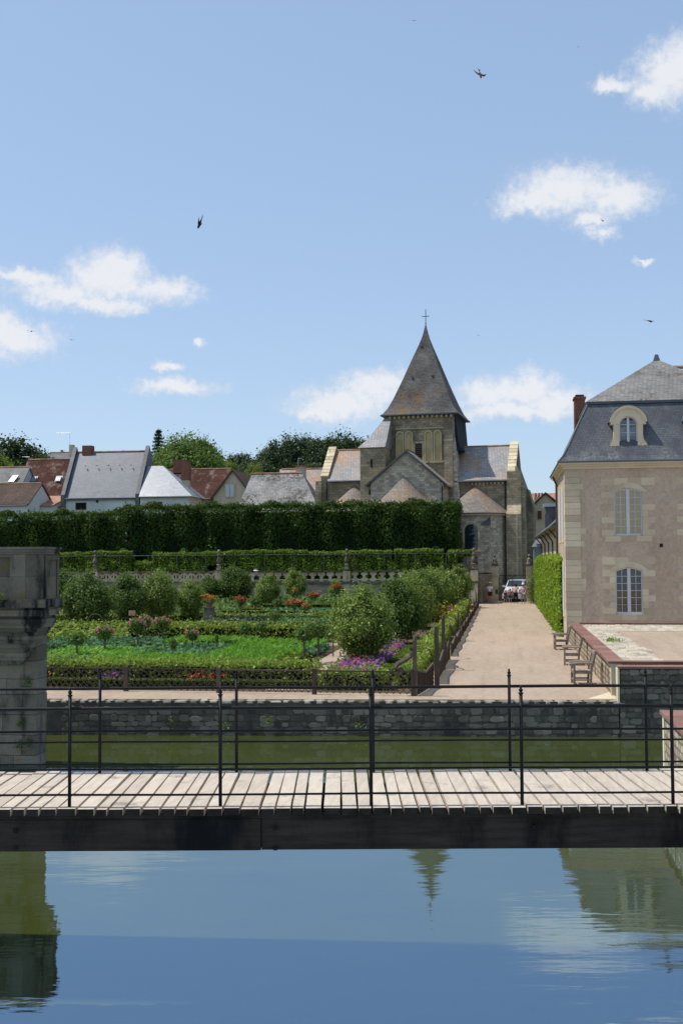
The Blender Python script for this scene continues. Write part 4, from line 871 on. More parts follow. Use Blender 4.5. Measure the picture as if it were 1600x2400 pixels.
# ================================================================== TERRACE, BALUSTRADE, PERGOLA
struct('terrace', MB().box(-170, -2.35, 97.0, 135, .3, 3.0), 'soil')
tw_ = thing('terrace_wall', 'stained pale retaining wall under the balustrade at the garden end', 'wall', (-25, 96.7, .95))
MB().box(-60, -2.3, 96.55, 97.0, .5, 2.72).build('face', 'church_pale', tw_)
MB().box(-60, -2.25, 96.36, 97.05, 2.722, 2.86).build('cornice', 'lead', tw_)
MB().box(-60, -2.25, 96.42, 97.05, 2.862, 2.93).build('plinth', 'pier_mould', tw_)
bal = thing('balustrade', 'pierced stone balustrade with piers along the terrace edge', 'balustrade', (-25, 96.7, 2.93))
piers = [-2.55, -13.65, -25.2, -36.75, -48.3]
for x in piers:
    MB().box(x - .32, x + .32, 96.4, 97.02, 2.932, 3.87).build('pier', 'coping', bal); MB().box(x - .3, x + .3, 96.45, 96.549, .95, 2.72).build('pilaster', 'coping', bal)
    MB().box(x - .38, x + .38, 96.34, 97.08, 3.872, 3.97).build('pier_cap', 'pier_mould', bal)
un = {}
m_ = MB(); w = .72                                    # pierced square with a saltire and rounded corners
m_.box(-.36, -.3, -.06, .06, 0, .72); m_.box(.3, .36, -.06, .06, 0, .72); m_.bar((-.3, 0, .04), (.3, 0, .68), .1, .11, (0, 1, 0)); m_.bar((-.3, .004, .68), (.3, .004, .04), .1, .11, (0, 1, 0))
for a0 in range(4):
    c = [(0, .7), (.3, .36), (0, .02), (-.3, .36)][a0]
    pts = [(c[0] + .19 * math.cos(t * math.pi / 6), 0, c[1] + .19 * math.sin(t * math.pi / 6)) for t in range(13)]; pts = [p for p in pts if abs(p[0]) <= .33 and -.02 <= p[2] <= .74]
    if len(pts) > 2: m_.tube(pts, .04, 5)
un[0] = m_.mesh('pierced_panel', 'coping')
m_ = MB(); m_.prism([(-.3, -.06, .72), (-.34, -.06, .52), (-.24, -.06, .42), (-.16, -.06, .4), (-.12, -.06, .16), (-.2, -.06, 0), (.2, -.06, 0), (.12, -.06, .16), (.16, -.06, .4), (.24, -.06, .42), (.34, -.06, .52), (.3, -.06, .72)], (0, .12, 0)); un[1] = m_.mesh('baluster', 'coping')
m_ = MB(); m_.prism([(-.2, -.06, .72), (-.3, -.06, .62), (-.26, -.06, .5), (-.13, -.06, .44), (-.12, -.06, .28), (-.26, -.06, .22), (-.3, -.06, .1), (-.2, -.06, 0), (.2, -.06, 0), (.3, -.06, .1), (.26, -.06, .22), (.12, -.06, .28), (.13, -.06, .44), (.26, -.06, .5), (.3, -.06, .62), (.2, -.06, .72)], (0, .12, 0)); un[2] = m_.mesh('baluster', 'coping')
inv = top_xf(bal).inverted()
for b in range(4):
    xa, xb = piers[b + 1] + .32, piers[b] - .32; kind = (2, 1, 0, 0)[b]; n = round((xb - xa) / (.78 if kind else .74)); st = (xb - xa) / n
    for k in range(n): inst('pierced_panel' if kind == 0 else 'baluster', un[kind], inv @ Vector((xa + st * (k + .5), 96.7, 2.94)), (0, 0, 0), (st / (.72 if kind == 0 else .8), 1, 1.12), bal)
    MB().box(xa, xb, 96.5, 96.92, 3.75, 3.865).build('handrail', 'pier_mould', bal)
for i, x in enumerate(piers[:4]):
    u_ = thing('stone_finial', ['weathered finial on the last pier before the gate', 'stone finial on the pier right of the red roses', 'stone finial on the middle pier of the balustrade', 'stone finial on the pier behind the left fruit trees'][i], 'finial', (x, 96.7, 3.97), 0, 'finials on the balustrade piers')
    MB().lathe([(.26, 0), (.26, .12), (.2, .16), (.2, .4), (.27, .44), (.22, .5), (.1, .55)], 4, (0, 0, 0), R(45), R(405)).build('pedestal', 'pier_stone', u_, local=True)
    MB().lathe([(.1, .55), (.19, .62), (.23, .8), (.15, 1.05), (.11, 1.25), (.16, 1.28), (.16, 1.34), (.09, 1.4)], 12).build('vase', 'pier_mould', u_, local=True, smooth=True)
    MB().lathe([(.09, 1.4), (.06, 1.5), (.12, 1.56), (.15, 1.68), (.11, 1.79), (0, 1.83)], 12).build('ball', 'pier_stone', u_, local=True, smooth=True)
pg = thing('pergola', 'long iron pergola overgrown with clipped vines on the terrace', 'pergola', (-22, 98.6, 3.0))
for k in range(15):
    x = -40.4 + 2.72 * k; MB().tube([(x, 98.2, 3), (x, 98.2, 5.28)], .032, 6).build('post', 'bark_grey', pg)
MB().tube([(-43, 98.2, 5.28), (-2.9, 98.2, 5.34)], .022, 6).build('rail', 'lead', pg)
MB().tube([(-43, 99.2, 5.28), (-2.9, 99.2, 5.34)], .022, 6).build('rail', 'lead', pg)
segs = [(-43, -38.0, 3.1), (-38.0, -33.9, 3.1), (-31.9, -26.9, 3.2), (-26.8, -24.5, 4.4), (-24.5, -17.5, 3.2), (-17.4, -13.8, 3.4), (-13.7, -9.9, 3.1), (-9.6, -5.3, 3.1), (-4.9, -4.1, 3.1), (-4.1, -2.7, 5.1), (-33.6, -31.8, 3.1), (-28.5, -26.9, 3.1), (-10.2, -9.5, 3.1)]
for i, (a, b, z0) in enumerate(segs):
    zt = 5.62 if i < 10 else 4.6
    P, N = box_points(a, b, 98.25, 99.15, z0, zt + .1 * math.sin(i * 2.1), 300, .2, 'ftlr', .17, 1.1)
    inv = top_xf(pg).inverted(); P = P - np.array(pg.location)
    inst('vine', leaf_mesh('vine', P, 'leaf_vine', .14, .8, N, .9), parent=pg)
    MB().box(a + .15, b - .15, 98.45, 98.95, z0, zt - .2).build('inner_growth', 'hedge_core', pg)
for i, (x, lab, mat) in enumerate([(-35.0, 'rust-brown domed topiary behind the pergola', 'leaf_rose'), (-34.0, 'dark domed topiary beside the rust-brown one behind the pergola', 'leaf_con'), (-29.2, 'left of two olive dome topiaries above the vines', 'leaf_rose'), (-28.0, 'right of two olive dome topiaries above the vines', 'leaf_rose'), (-6.0, 'olive dome topiary near the right end of the pergola', 'leaf_rose')]):
    t = thing('topiary', lab, 'topiary', (x, 99.25, 3.0), 0, 'domed topiaries behind the pergola')
    u = rng.normal(size=(1500, 3)); u /= np.linalg.norm(u, axis=1, keepdims=True); u[:, 2] = np.abs(u[:, 2])
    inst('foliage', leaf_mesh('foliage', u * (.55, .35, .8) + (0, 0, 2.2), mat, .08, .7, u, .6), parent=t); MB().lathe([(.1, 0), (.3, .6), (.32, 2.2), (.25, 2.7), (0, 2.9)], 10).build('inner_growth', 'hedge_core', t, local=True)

# tall clipped lime hedge in two blocks
hedge('lime_hedge', 'tall dark clipped lime hedge, short block behind the left fruit trees', 'hedge', (-60, -35.25, 99.5, 101.1, 3.4, 9.1), 'leaf_lime', 170, .2, 'clipped lime hedges behind the pergola', .3, 'ftr', .7, lsc=.45, extra=4500, core=.4)
hedge('lime_hedge', 'tall dark clipped lime hedge, long block in front of the church', 'hedge', (-35.3, -3.75, 99.5, 101.1, 3.4, 9.65), 'leaf_lime', 170, .2, 'clipped lime hedges behind the pergola', .3, 'ftlr', .7, lsc=.45, extra=6500, core=.4)
# climber on the right of the path
hedge('climber_hedge', 'bright green climber covering the wall along the right of the path', 'hedge', (2.62, 3.15, 55.6, 96.8, .95, 4.75), 'leaf_climb', 190, .12, None, .12, 'ftl', .12, core=.14, asp=.75, extra=2500, lsc=.9)

# ================================================================== GARDEN
def tree_proto(seed, h, r, trunk, nclump, nleaf, size, mat, asp=.62, zc=.55, egg=1.0, bark='bark', limbs=7, sgf=.145):
    q = random.Random(seed); g_ = np.random.default_rng(seed)
    cz = trunk + (h - trunk) * .5; rz = (h - trunk) * .5
    C = []
    while len(C) < nclump:
        v = g_.normal(size=3); v /= np.linalg.norm(v); rr = g_.uniform(.3, .9) ** .45
        w = 1 - .28 * egg * max(0, v[2]); C.append(np.array((v[0] * r * rr * w, v[1] * r * rr * w, cz + v[2] * rz * rr)))
    C = np.array(C); per = nleaf // nclump; P = []; N = []
    sg = r * sgf
    for c in C:
        p = c + g_.normal(size=(per, 3)) * sg * g_.uniform(.75, 1.3); P.append(p); d = p - np.array((0, 0, cz)); N.append(d / (np.linalg.norm(d, axis=1, keepdims=True) + 1e-6))
    P = np.concatenate(P); N = np.concatenate(N) + (0, 0, .4)
    lm = leaf_mesh('crown', P, mat, size, asp, N, .8)
    t = MB(); r0 = .035 * h * .55
    t.tube([(0, 0, -.05), (.02 * h * q.uniform(-1, 1), .0, trunk * .6), (0, .01 * h, trunk), (0, 0, h * .62)], [r0 * 1.35, r0, r0 * .8, r0 * .3], 8)
    for k in range(limbs):
        c = C[q.randrange(nclump)]; z0 = q.uniform(trunk * .75, h * .5); m1 = Vector((c[0] * .5, c[1] * .5, z0 + (c[2] - z0) * .6))
        t.tube([(0, 0, z0), m1, tuple(c)], [r0 * .5, r0 * .33, r0 * .1], 5)
    return lm, t.mesh('trunk', bark)
def plant(name, proto, loc, rz, sc, label, cat='tree', group=None):
    t = thing(name, label, cat, loc, rz, group); inst('crown', proto[0], sc=sc, parent=t); inst('trunk', proto[1], sc=sc, parent=t); return t
TP = [tree_proto(s, 3.0, 1.2, .4, 130, 19000, .085, 'leaf_pear', zc=.5) for s in (1, 2)]
TB = [tree_proto(s, 3.0, 1.15, .45, 110, 14000, .1, 'leaf_back') for s in (3, 4)]
TE = [tree_proto(s, 3.0, 1.05, .5, 100, 12000, .1, 'leaf_pear') for s in (5,)]
gp = 'clipped fruit trees in the kitchen garden'
for i, (p, x, y, rz, sc, lab) in enumerate([
    (TP[0], -4.95, 39.1, .4, (.96, .96, .96), 'nearest round pear tree at the garden corner by the purple flowers'),
    (TB[1], -4.55, 47.6, 1.2, (1.0, 1.0, 1.0), 'second pear tree of the row along the path, behind the nearest'),
    (TP[1], -4.5, 54.2, 2.2, (1.0, 1.0, 1.03), 'third fruit tree of the row along the path'),
    (TB[0], -4.4, 61.4, 3.3, (1.0, 1.0, 1.04), 'fourth fruit tree of the row along the path'),
    (TP[1], -4.3, 69.2, 4.1, (1.0, 1.0, 1.05), 'fifth fruit tree of the row along the path'),
    (TE[0], -4.0, 78.2, 5.1, (1.05, 1.05, 1.05), 'sixth fruit tree of the row along the path'),
    (TE[0], -3.6, 88.6, .9, (1.1, 1.1, 1.1), 'last fruit tree of the row, nearest the gate'),
    (TB[0], -21.2, 54.9, 1.9, (1.08, 1.08, 1.08), 'large round fruit tree with dark trunk beside the stone pier'),
    (TB[1], -21.7, 62.2, 2.9, (1.0, 1.0, 1.03), 'brownish fruit tree behind the large left one'),
    (TP[1], -20.5, 64.4, 5.2, (.98, .98, 1.06), 'fruit tree left of the urn pedestal, the taller of two'),
    (TE[0], -19.2, 66.6, 4.4, (.85, .85, .88), 'looser fruit tree just left of the urn pedestal'),
    (TB[1], -21.8, 88.1, 1.1, (1.35, 1.35, 1.1), 'wide dark tree in front of the balustrade'),
    (TB[0], -23.6, 87.6, 3.1, (1.0, 1.0, .85), 'small dark tree left of the wide dark tree'),
    (TE[0], -18.1, 84.4, 2.2, (.9, .9, .92), 'slender fruit tree right of the wide dark tree'),
    (TE[0], -17.7, 93.6, 5.9, (.9, .9, 1.02), 'bright young tree against the terrace wall'),
    (TE[0], -14.2, 93.8, .3, (.65, .65, .72), 'small young tree with red roses by the balustrade pier'),
    (TB[0], -29.3, 71.3, 4.5, (1.2, 1.2, 1.05), 'dark tree half hidden by the stone pier'),
    (TB[1], -6.6, 83, 2.5, (.9, .9, .9), 'dark fruit tree behind the path row')]):
    plant('fruit_tree', p, (x, y, .95), rz, sc, lab, 'tree', gp)

# rose standards: stem, stake, round head, blooms
def rose_proto(seed, petal, stem, rad, nf):
    g_ = np.random.default_rng(seed)
    u = g_.normal(size=(620, 3)); u /= np.linalg.norm(u, axis=1, keepdims=True); P = u * (g_.random((620, 1)) ** .4) * (rad, rad, rad * .8) + (0, 0, stem + rad * .6) + g_.normal(size=(620, 3)) * rad * .13
    hd = leaf_mesh('head', P, 'leaf_rose', .075, .7, u, .8)
    st = MB().tube([(0, 0, 0), (.02, .01, stem * .5), (0, 0, stem + .1)], [.022, .02, .018], 6); st.tube([(.05, 0, 0), (.05, 0, stem + .05)], .014, 5)
    sm = st.mesh('stem', 'bark_grey')
    fl = None
    if nf:
        Q = []; T = []
        for k in range(nf):
            v = g_.normal(size=3); v /= np.linalg.norm(v); v[2] = abs(v[2]) * .8 + .1; v[1] = -abs(v[1]) * .7 if g_.random() < .7 else v[1]; c = v * (rad * 1.0, rad, rad * .85) + (0, 0, stem + rad * .6)
            Q.append(c + g_.normal(size=(22, 3)) * .035)
        fl = leaf_mesh('blooms', np.concatenate(Q), petal, .06, .9)
    return hd, sm, fl
RP = {k: rose_proto(*a) for k, a in dict(pink=(11, 'pink', .75, .3, 8), red=(12, 'red', .8, .34, 16), plain=(13, 'pink', .75, .27, 0), orange=(14, 'orange_fl', .8, .32, 12), big=(15, 'pink', .95, .36, 0)).items()}
def rose(kind, x, y, sc, lab, rz=0.):
    t = thing('rose_standard', lab, 'rose', (x, y, .955), rz, 'standard roses in the kitchen garden'); a = RP[kind]
    for nm, me in zip(('head', 'stem', 'blooms'), a):
        if me:
            o = inst(nm, me, sc=sc, parent=t)
            if nm != 'stem': o['kind'] = 'stuff'
for r_ in [('plain', -15.9, 39.9, (1.25, 1.25, 1.0), 'dark leafy rose standard at the far left front of the beds'), ('pink', -15.7, 42.3, (1.2, 1.2, 1.05), 'rose standard with flat pink top left of the lettuce bed'),
           ('pink', -15.2, 44.8, (1.15, 1.15, 1.2), 'pink rose standard beside the lattice bench'), ('pink', -16.3, 49.2, (1., 1., 1.1), 'small pink rose standard at the walk behind the beds'),
           ('pink', -15.2, 48.2, (1.3, 1.3, 1.1), 'broad pink rose standard in front of the second hedge'), ('plain', -12.0, 39.4, (.5, .5, .85), 'thin bare rose standard in the front leek bed'),
           ('pink', -12.4, 43.3, (.9, .9, .9), 'pink rose standard among the cabbages'), ('plain', -11.3, 43.0, (.3, .3, .8), 'leafless stake right of the cabbage roses'),
           ('plain', -11.3, 47.8, (.9, .9, .95), 'left of two green rose standards behind the leeks'), ('plain', -10.7, 48.5, (.9, .9, .95), 'right of two green rose standards behind the leeks'),
           ('big', -11.1, 53.4, (1., 1., .95), 'dark bushy rose standard over the second hedge'), ('plain', -7.3, 40.2, (1.35, 1.35, 1.2), 'leafy rose standard with slim stem near the pear tree'),
           ('big', -6.9, 40.9, (1.25, 1.25, 1.1), 'taller leafy rose standard close beside the pear tree'), ('plain', -6.75, 43.6, (1., 1., 1.), 'rose standard half behind the nearest pear tree'),
           ('red', -13.2, 69.5, (1.5, 1.5, 1.05), 'red rose standard, the fullest in bloom'), ('orange', -12.2, 68.2, (1.1, 1.1, .9), 'orange rose standard right of the red one'),
           ('plain', -14.5, 70.5, (1.1, 1.1, 1.2), 'pale leafy rose standard left of the red one'), ('plain', -9.9, 66, (1.2, 1.2, 1.35), 'tall leafy rose standard right of the red one'),
           ('red', -17.2, 71.6, (1.1, 1.1, 1.15), 'red rose standard beside the urn pedestal'), ('orange', -16.4, 86.5, (1.1, 1.1, 1.3), 'orange rose standard by the terrace wall, left one'), ('orange', -18.9, 90.6, (1., 1., 1.7), 'orange rose standard under the bright young tree'),
           ('red', -15.0, 87, (1.5, 1.5, 1.0), 'dark red rose standard low before the terrace wall'), ('red', -13.6, 90.5, (1., 1., 1.5), 'red rose standard beside the small young tree'),
           ('plain', -16.8, 74, (1.6, 1.6, 1.2), 'round green rose standard behind the urn'), ('big', -8.3, 72.5, (1.1, 1.1, 1.), 'dark rose standard behind the pear tree crown')]: rose(*r_, rz=rnd.uniform(0, .6))

# espalier hedges, box borders
eh = 'low espalier hedges of the kitchen garden'
hedge('espalier_hedge', 'low yellow-green espalier hedge behind the front lattice fence', 'hedge', (-22, -5.6, 33.3, 34.1, .95, 1.62), 'leaf_yellow', 300, .1, eh, .12, 'ftlr', .12, core=.14, extra=1400, lsc=2)
hedge('espalier_hedge', 'low espalier hedge in front of the lattice corner and purple flowers', 'hedge', (-5.4, -3.4, 32.3, 32.9, .95, 1.5), 'leaf_yellow', 300, .09, eh, .12, 'ftlr', .1, core=.12, extra=150, lsc=2)
hedge('espalier_hedge', 'long espalier hedge across the middle of the garden', 'hedge', (-30, -8.2, 51.2, 52.2, .95, 1.72), 'leaf_yellow', 230, .11, eh, .12, 'ftlr', .12, core=.14, extra=1400, lsc=2)
hedge('espalier_hedge', 'yellow-green hedge along the path fence, first stretch', 'hedge', (-3.3, -2.62, 33.4, 39.4, .95, 1.48), 'leaf_yellow', 330, .09, eh, .1, 'ftlr', .1, core=.12, extra=450, lsc=2)
hedge('espalier_hedge', 'yellow-green hedge along the path fence, second stretch', 'hedge', (-3.3, -2.62, 41, 54, .95, 1.5), 'leaf_yellow', 260, .1, eh, .1, 'ftlr', .1, core=.12, extra=700, lsc=2)
hedge('espalier_hedge', 'yellow-green hedge along the path fence, far stretch', 'hedge', (-3.3, -2.62, 56, 92, .95, 1.5), 'leaf_yellow', 160, .12, eh, .1, 'ftlr', .1, core=.12, extra=900, lsc=2)
hedge('espalier_hedge', 'far espalier hedge before the red roses', 'hedge', (-28, -8, 66.2, 67.0, .95, 1.5), 'leaf_yellow', 150, .13, eh, .1, 'ftlr', .1, core=.12, extra=500, lsc=2)
bx = 'clipped box borders round the beds'
for i, (b, lab) in enumerate([((-22, -3.3, 32.35, 32.75, .95, 1.2), 'clipped box border seen through the front lattice'), ((-8.1, -7.3, 35.2, 41.4, .95, 1.28), 'wide box border at the right end of the leek bed'),
    ((-4.1, -3.6, 33.6, 38.2, .95, 1.22), 'clipped box border beside the purple flowers, near piece'), ((-4.1, -3.6, 39.2, 47, .95, 1.22), 'clipped box border beside the purple flowers, far piece'), ((-5.3, -3.6, 47.3, 47.8, .95, 1.22), 'box border closing the purple flower bed'),
    ((-5.6, -4.2, 42.3, 42.8, .95, 1.22), 'box border between the two purple flower beds'), ((-15.6, -11.8, 45.6, 46.1, .95, 1.26), 'box border crossing behind the cabbages'), ((-20, -16.6, 42.4, 42.9, .95, 1.22), 'box border at the far left of the beds'),
    ((-12.6, -9.6, 45.2, 45.6, .95, 1.2), 'thin box border between leeks and cabbages'), ((-26, -7, 60.5, 61.2, .95, 1.35), 'box border across the far beds'), ((-24, -8, 77, 77.9, .95, 1.4), 'box border below the terrace'), ((-22, -14, 72.4, 73.2, .95, 1.45), 'box border behind the urn pedestal'), ((-18, -8, 82, 82.8, .95, 1.5), 'dark box border near the terrace wall')]):
    A = (b[1] - b[0]) * (b[3] - b[2]); hedge('box_border', lab, 'hedge', b, 'leaf_box', 900 if b[2] < 48 else 350, .035 if b[2] < 48 else .07, bx, .03, 'ftlr', .025, core=.03)

# vegetables and flowers: uncountable masses, one object per bed
def blades(name, label, region, n, h, w, mat, lean=.35, per=5, cat='vegetables'):
    x0, x1, y0, y1 = region; B_ = np.stack([rng.uniform(x0, x1, n), rng.uniform(y0, y1, n), np.full(n, .955)], 1)
    B_ = np.repeat(B_, per, 0); k = len(B_); an = rng.uniform(0, 2 * math.pi, k); ln = rng.uniform(.1, lean, k) * 1.; hh = h * rng.uniform(.6, 1.15, k)
    d = np.stack([np.cos(an), np.sin(an), np.zeros(k)], 1); s = np.stack([-np.sin(an), np.cos(an), np.zeros(k)], 1); ww = w * rng.uniform(.6, 1.3, k)
    mid = B_ + d * (ln * hh * .6)[:, None] + np.stack([np.zeros(k), np.zeros(k), hh * .75], 1); tip = B_ + d * (ln * hh * 2.0)[:, None] + np.stack([np.zeros(k), np.zeros(k), hh * rng.uniform(.7, 1., k)], 1)
    V = np.stack([B_, mid - s * ww[:, None] * .5, tip, mid + s * ww[:, None] * .5], 1).reshape(-1, 3)
    o = inst(name, quad_mesh(name, V, mat, rng.random(k))); return tag(o, label, cat, kind='stuff')
def mound(name, label, region, n, z, size, mat, cat, spread=.08, asp=.8, up=.9):
    x0, x1, y0, y1 = region; P = np.stack([rng.uniform(x0, x1, n), rng.uniform(y0, y1, n), np.abs(rng.normal(size=n)) * spread + z], 1)
    c = np.round(P[:, :2] / .42) * .42; P[:, :2] = c + (P[:, :2] - c) * .75 if cat == 'vegetables' else P[:, :2]
    P[:, 2] += .1 * np.cos((P[:, 0] - c[:, 0]) * 7) * np.cos((P[:, 1] - c[:, 1]) * 7) if cat == 'vegetables' else 0
    o = inst(name, leaf_mesh(name, P, mat, size, asp, np.tile([[0, -.3, up]], (n, 1)), .6)); return tag(o, label, cat, kind='stuff')
blades('leek_bed', 'bright green leek bed in the front plot', (-14.4, -8.0, 34.6, 40.2), 2300, .5, .05, 'leaf_leek')
blades('leek_bed', 'bright green leek bed on the right behind the front one', (-10.9, -7.6, 40.2, 47.6), 1900, .5, .055, 'leaf_leek')
blades('leek_bed', 'bright chard bed left of the cabbages', (-17.6, -13.6, 37.6, 43.6), 1500, .42, .11, 'leaf_leek', .6)
blades('leek_bed', 'strip of leeks before the middle hedge', (-14.6, -10.9, 46.4, 48.9), 1000, .5, .06, 'leaf_leek')
mound('cabbage_bed', 'blue-green cabbages among the leeks', (-14.2, -10.9, 40.2, 45.0), 5200, 1.1, .15, 'leaf_cab', 'vegetables')
mound('cabbage_bed', 'blue-green cabbages at the front left', (-19, -14.5, 35.0, 38.2), 5000, 1.1, .15, 'leaf_cab', 'vegetables')
mound('cabbage_bed', 'dark cabbages behind the pink roses', (-20, -14.6, 44, 48.8), 6500, 1.1, .15, 'leaf_cab', 'vegetables')
mound('cabbage_bed', 'small cabbage patch behind the leafy rose standard', (-8.6, -7.2, 41.5, 46), 1500, 1.1, .15, 'leaf_cab', 'vegetables')
mound('cabbage_bed', 'pale blue cabbages in the far plot', (-13.4, -8.4, 61.5, 65.6), 4500, 1.12, .15, 'leaf_cab', 'vegetables')
mound('cabbage_bed', 'cabbages beyond the far espalier', (-16.4, -8, 73.6, 76.6), 4000, 1.15, .26, 'leaf_cab', 'vegetables')
mound('herb_bed', 'dark reddish herb bed in the far plot', (-17.4, -13.6, 61.5, 65.8), 3500, 1.1, .16, 'leaf_con', 'plants', .14)
mound('herb_bed', 'green herbs before the terrace wall', (-24, -7, 84, 95.5), 12000, 1.15, .24, 'leaf_rose', 'plants', .3)
mound('herb_bed', 'mixed low greenery left of the lattice bench', (-27, -17.6, 49.8, 51.0), 3500, 1.1, .14, 'leaf_yellow', 'plants', .25)
mound('herb_bed', 'green undergrowth round the far plots', (-27, -18.4, 67.4, 83), 9000, 1.15, .22, 'leaf_rose', 'plants', .25)
mound('flower_bed', 'green foliage under the purple flowers', (-5.7, -4.15, 34.6, 47.2), 6000, 1.1, .1, 'leaf_rose', 'plants', .12)
for (mat, nm, n) in (('purple', 'purple', 1500), ('magenta', 'magenta', 800), ('orange_fl', 'orange', 300)):
    P = []
    for (x0, x1, y0, y1) in ((-5.4, -4.15, 35, 42), (-5.4, -4.15, 43, 47)):
        k = int(n * (y1 - y0) / 8); c = np.stack([rng.uniform(x0, x1, k // 12 + 1), rng.uniform(y0, y1, k // 12 + 1), np.full(k // 12 + 1, 1.32)], 1); P.append(np.repeat(c, 12, 0) + rng.normal(size=(len(c) * 12, 3)) * (.1, .14, .06))
    tag(inst('flower_bed', leaf_mesh('flower_bed', np.concatenate(P), mat, .085, .9, None)), nm + ' blossoms filling the corner bed by the path', 'flowers', kind='stuff')
for (x, y, w_, mat, lab) in [(-9.0, 32.95, .8, 'red', 'red flowers low behind the front lattice'), (-15.0, 33.0, .9, 'orange_fl', 'orange flowers low behind the front lattice'), (-12.0, 33.0, .6, 'purple', 'small mauve flowers low behind the front lattice'), (-4.1, 61.2, 1.5, 'yellow_fl', 'tall yellow flowers at the path gate'), (-3.9, 80, 1.2, 'purple', 'purple flowers by the far path fence'), (-24.3, 50.3, 1.2, 'pink', 'pinkish flowers left of the lattice bench'), (-6.1, 34.5, .3, 'magenta', 'single red flower clump by the pear trunk')]:
    nf_ = 110 if y < 34 else 420 if mat != 'yellow_fl' else 900; zt = 2.0 if mat == 'yellow_fl' else 1.28
    P = np.stack([x + rng.normal(size=nf_) * w_ * .45, y + rng.normal(size=nf_) * w_ * .3, zt + rng.normal(size=nf_) * (.3 if mat == 'yellow_fl' else .07)], 1)
    tag(inst('flowers', leaf_mesh('flowers', P, mat, .1 if y > 50 else .06, .9)), lab, 'flowers', kind='stuff')
mound('flower_leaves', 'tall green stems under the yellow flowers', (-5.0, -3.4, 61.6, 63.6), 2500, 1.3, .14, 'leaf_rose', 'plants', .35)

# urn on a pedestal, sign, lattice bench
ur = thing('flower_urn', 'terracotta flower pot on a grey stone pedestal among the roses', 'urn', (-17.7, 65.6, .955))
MB().frus((-.34, .34, -.34, .34), 0, (-.26, .26, -.26, .26), .95).box(-.32, .32, -.32, .32, .952, 1.03).build('pedestal', 'pier_stone', ur, local=True)
MB().lathe([(.12, 1.03), (.16, 1.1), (.24, 1.35), (.27, 1.4), (.22, 1.4)], 12).build('pot', 'ridge', ur, local=True, smooth=True)
inst('flowers', leaf_mesh('flowers', np.array((0, 0, 1.55)) + rng.normal(size=(260, 3)) * (.22, .18, .13), 'orange_fl', .1), parent=ur); inst('foliage', leaf_mesh('foliage', np.array((0, 0, 1.42)) + rng.normal(size=(300, 3)) * (.24, .2, .1), 'leaf_rose', .12), parent=ur)
sg = thing('garden_sign', 'small square orange sign on a post among the fruit trees', 'sign', (-20.6, 59.9, .955))
MB().tube([(0, 0, 0), (0, 0, .95)], .03, 6).build('post', 'bark', sg, local=True); MB().box(-.19, .19, -.02, .02, .78, 1.06).build('board', 'grey_wood', sg, local=True); MB().box(-.1, .1, -.03, -.021, .82, 1.02).build('panel', 'orange', sg, local=True)

def lattice(mb, A, B_, z0, z1, sp=.13, w=.022, t=.012):
    A, B_ = Vector((A[0], A[1], 0)), Vector((B_[0], B_[1], 0)); L = (B_ - A).length; d = (B_ - A) / L; H = z1 - z0; nn = Vector((-d.y, d.x, 0))
    for sgn in (1, -1):
        c = -H if sgn > 0 else 0
        while c < L + (0 if sgn > 0 else H):
            pts = []
            s0, s1 = (c, c + H) if sgn > 0 else (c, c - H)
            h0, h1 = 0., H
            def clip(s, h): return s, h
            lo, hi = 0., 1.
            for (p, q_) in ((s0, s1),):
                dlt = q_ - p
                for bound, side in ((0, 1), (L, -1)):
                    tt = (bound - p) / dlt
                    if (dlt > 0) == (side > 0): lo = max(lo, tt)
                    else: hi = min(hi, tt)
            if hi > lo + .02:
                P = A + d * (s0 + (s1 - s0) * lo) + Vector((0, 0, z0 + H * lo)) + nn * (sgn * t * .55); Q = A + d * (s0 + (s1 - s0) * hi) + Vector((0, 0, z0 + H * hi)) + nn * (sgn * t * .55)
                mb.bar(P, Q, t, w, nn.cross((Q - P).normalized()))
            c += sp
    return mb
bn = thing('lattice_screen', 'dark lattice screen with scrolled top beneath the fruit trees', 'screen', (-20.2, 53.2, .955))
m_ = MB(); lattice(m_, (-21.3, 53.2), (-19.2, 53.2), .96, 1.75, .16, .03, .014); m_.build('lattice', 'fence_wood', bn)
for x in (-21.3, -19.2): MB().box(x - .04, x + .04, 53.15, 53.25, .95, 2.0).build('post', 'fence_wood', bn)
m_ = MB().tube([(-20.2 + .35 * math.cos(t * .5), 53.2, 1.85 + .3 * math.sin(t * .5)) for t in range(8)], .03, 6); m_.build('scroll', 'fence_wood', bn)

# front lattice fence along the moat walk
def fy_(x): return 31.1 - .036 * x
ff = thing('lattice_fence', 'low dark lattice fence along the moat walk in front of the hedge', 'fence', (-9, fy_(-9), .955))
xs = [-2.55 - 2.82 * k for k in range(8)]
for a, b in zip(xs, xs[1:]):
    m_ = MB(); lattice(m_, (b, fy_(b)), (a, fy_(a)), 1.0, 1.6, .19, .02); m_.build('lattice_panel', 'fence_wood', ff)
    m_ = MB(); m_.bar((a - .05, fy_(a) - .02, 1.62), (b + .05, fy_(b) - .02, 1.62), .05, .04); m_.build('top_rail', 'fence_wood', ff)
for x in xs: MB().box(x - .06, x + .06, fy_(x) - .06, fy_(x) + .06, .9, 1.68).build('post', 'fence_wood', ff)
sf = thing('path_fence', 'weathered wooden lattice fence with tall posts along the left of the path', 'fence', (-2.3, 60, .955))
def fpost(x, y, h, w=.1, cap=True):
    m_ = MB(); m_.frus((x - w / 2, x + w / 2, y - w / 2, y + w / 2), .9, (x - w * .42, x + w * .42, y - w * .42, y + w * .42), .95 + h)
    if cap: m_.lathe([(w * .35, 0), (w * .5, .04), (w * .4, .12), (w * .12, .2), (0, .24)], 8, (x, y, .95 + h))
    return m_.build('post', 'fence_wood', sf)
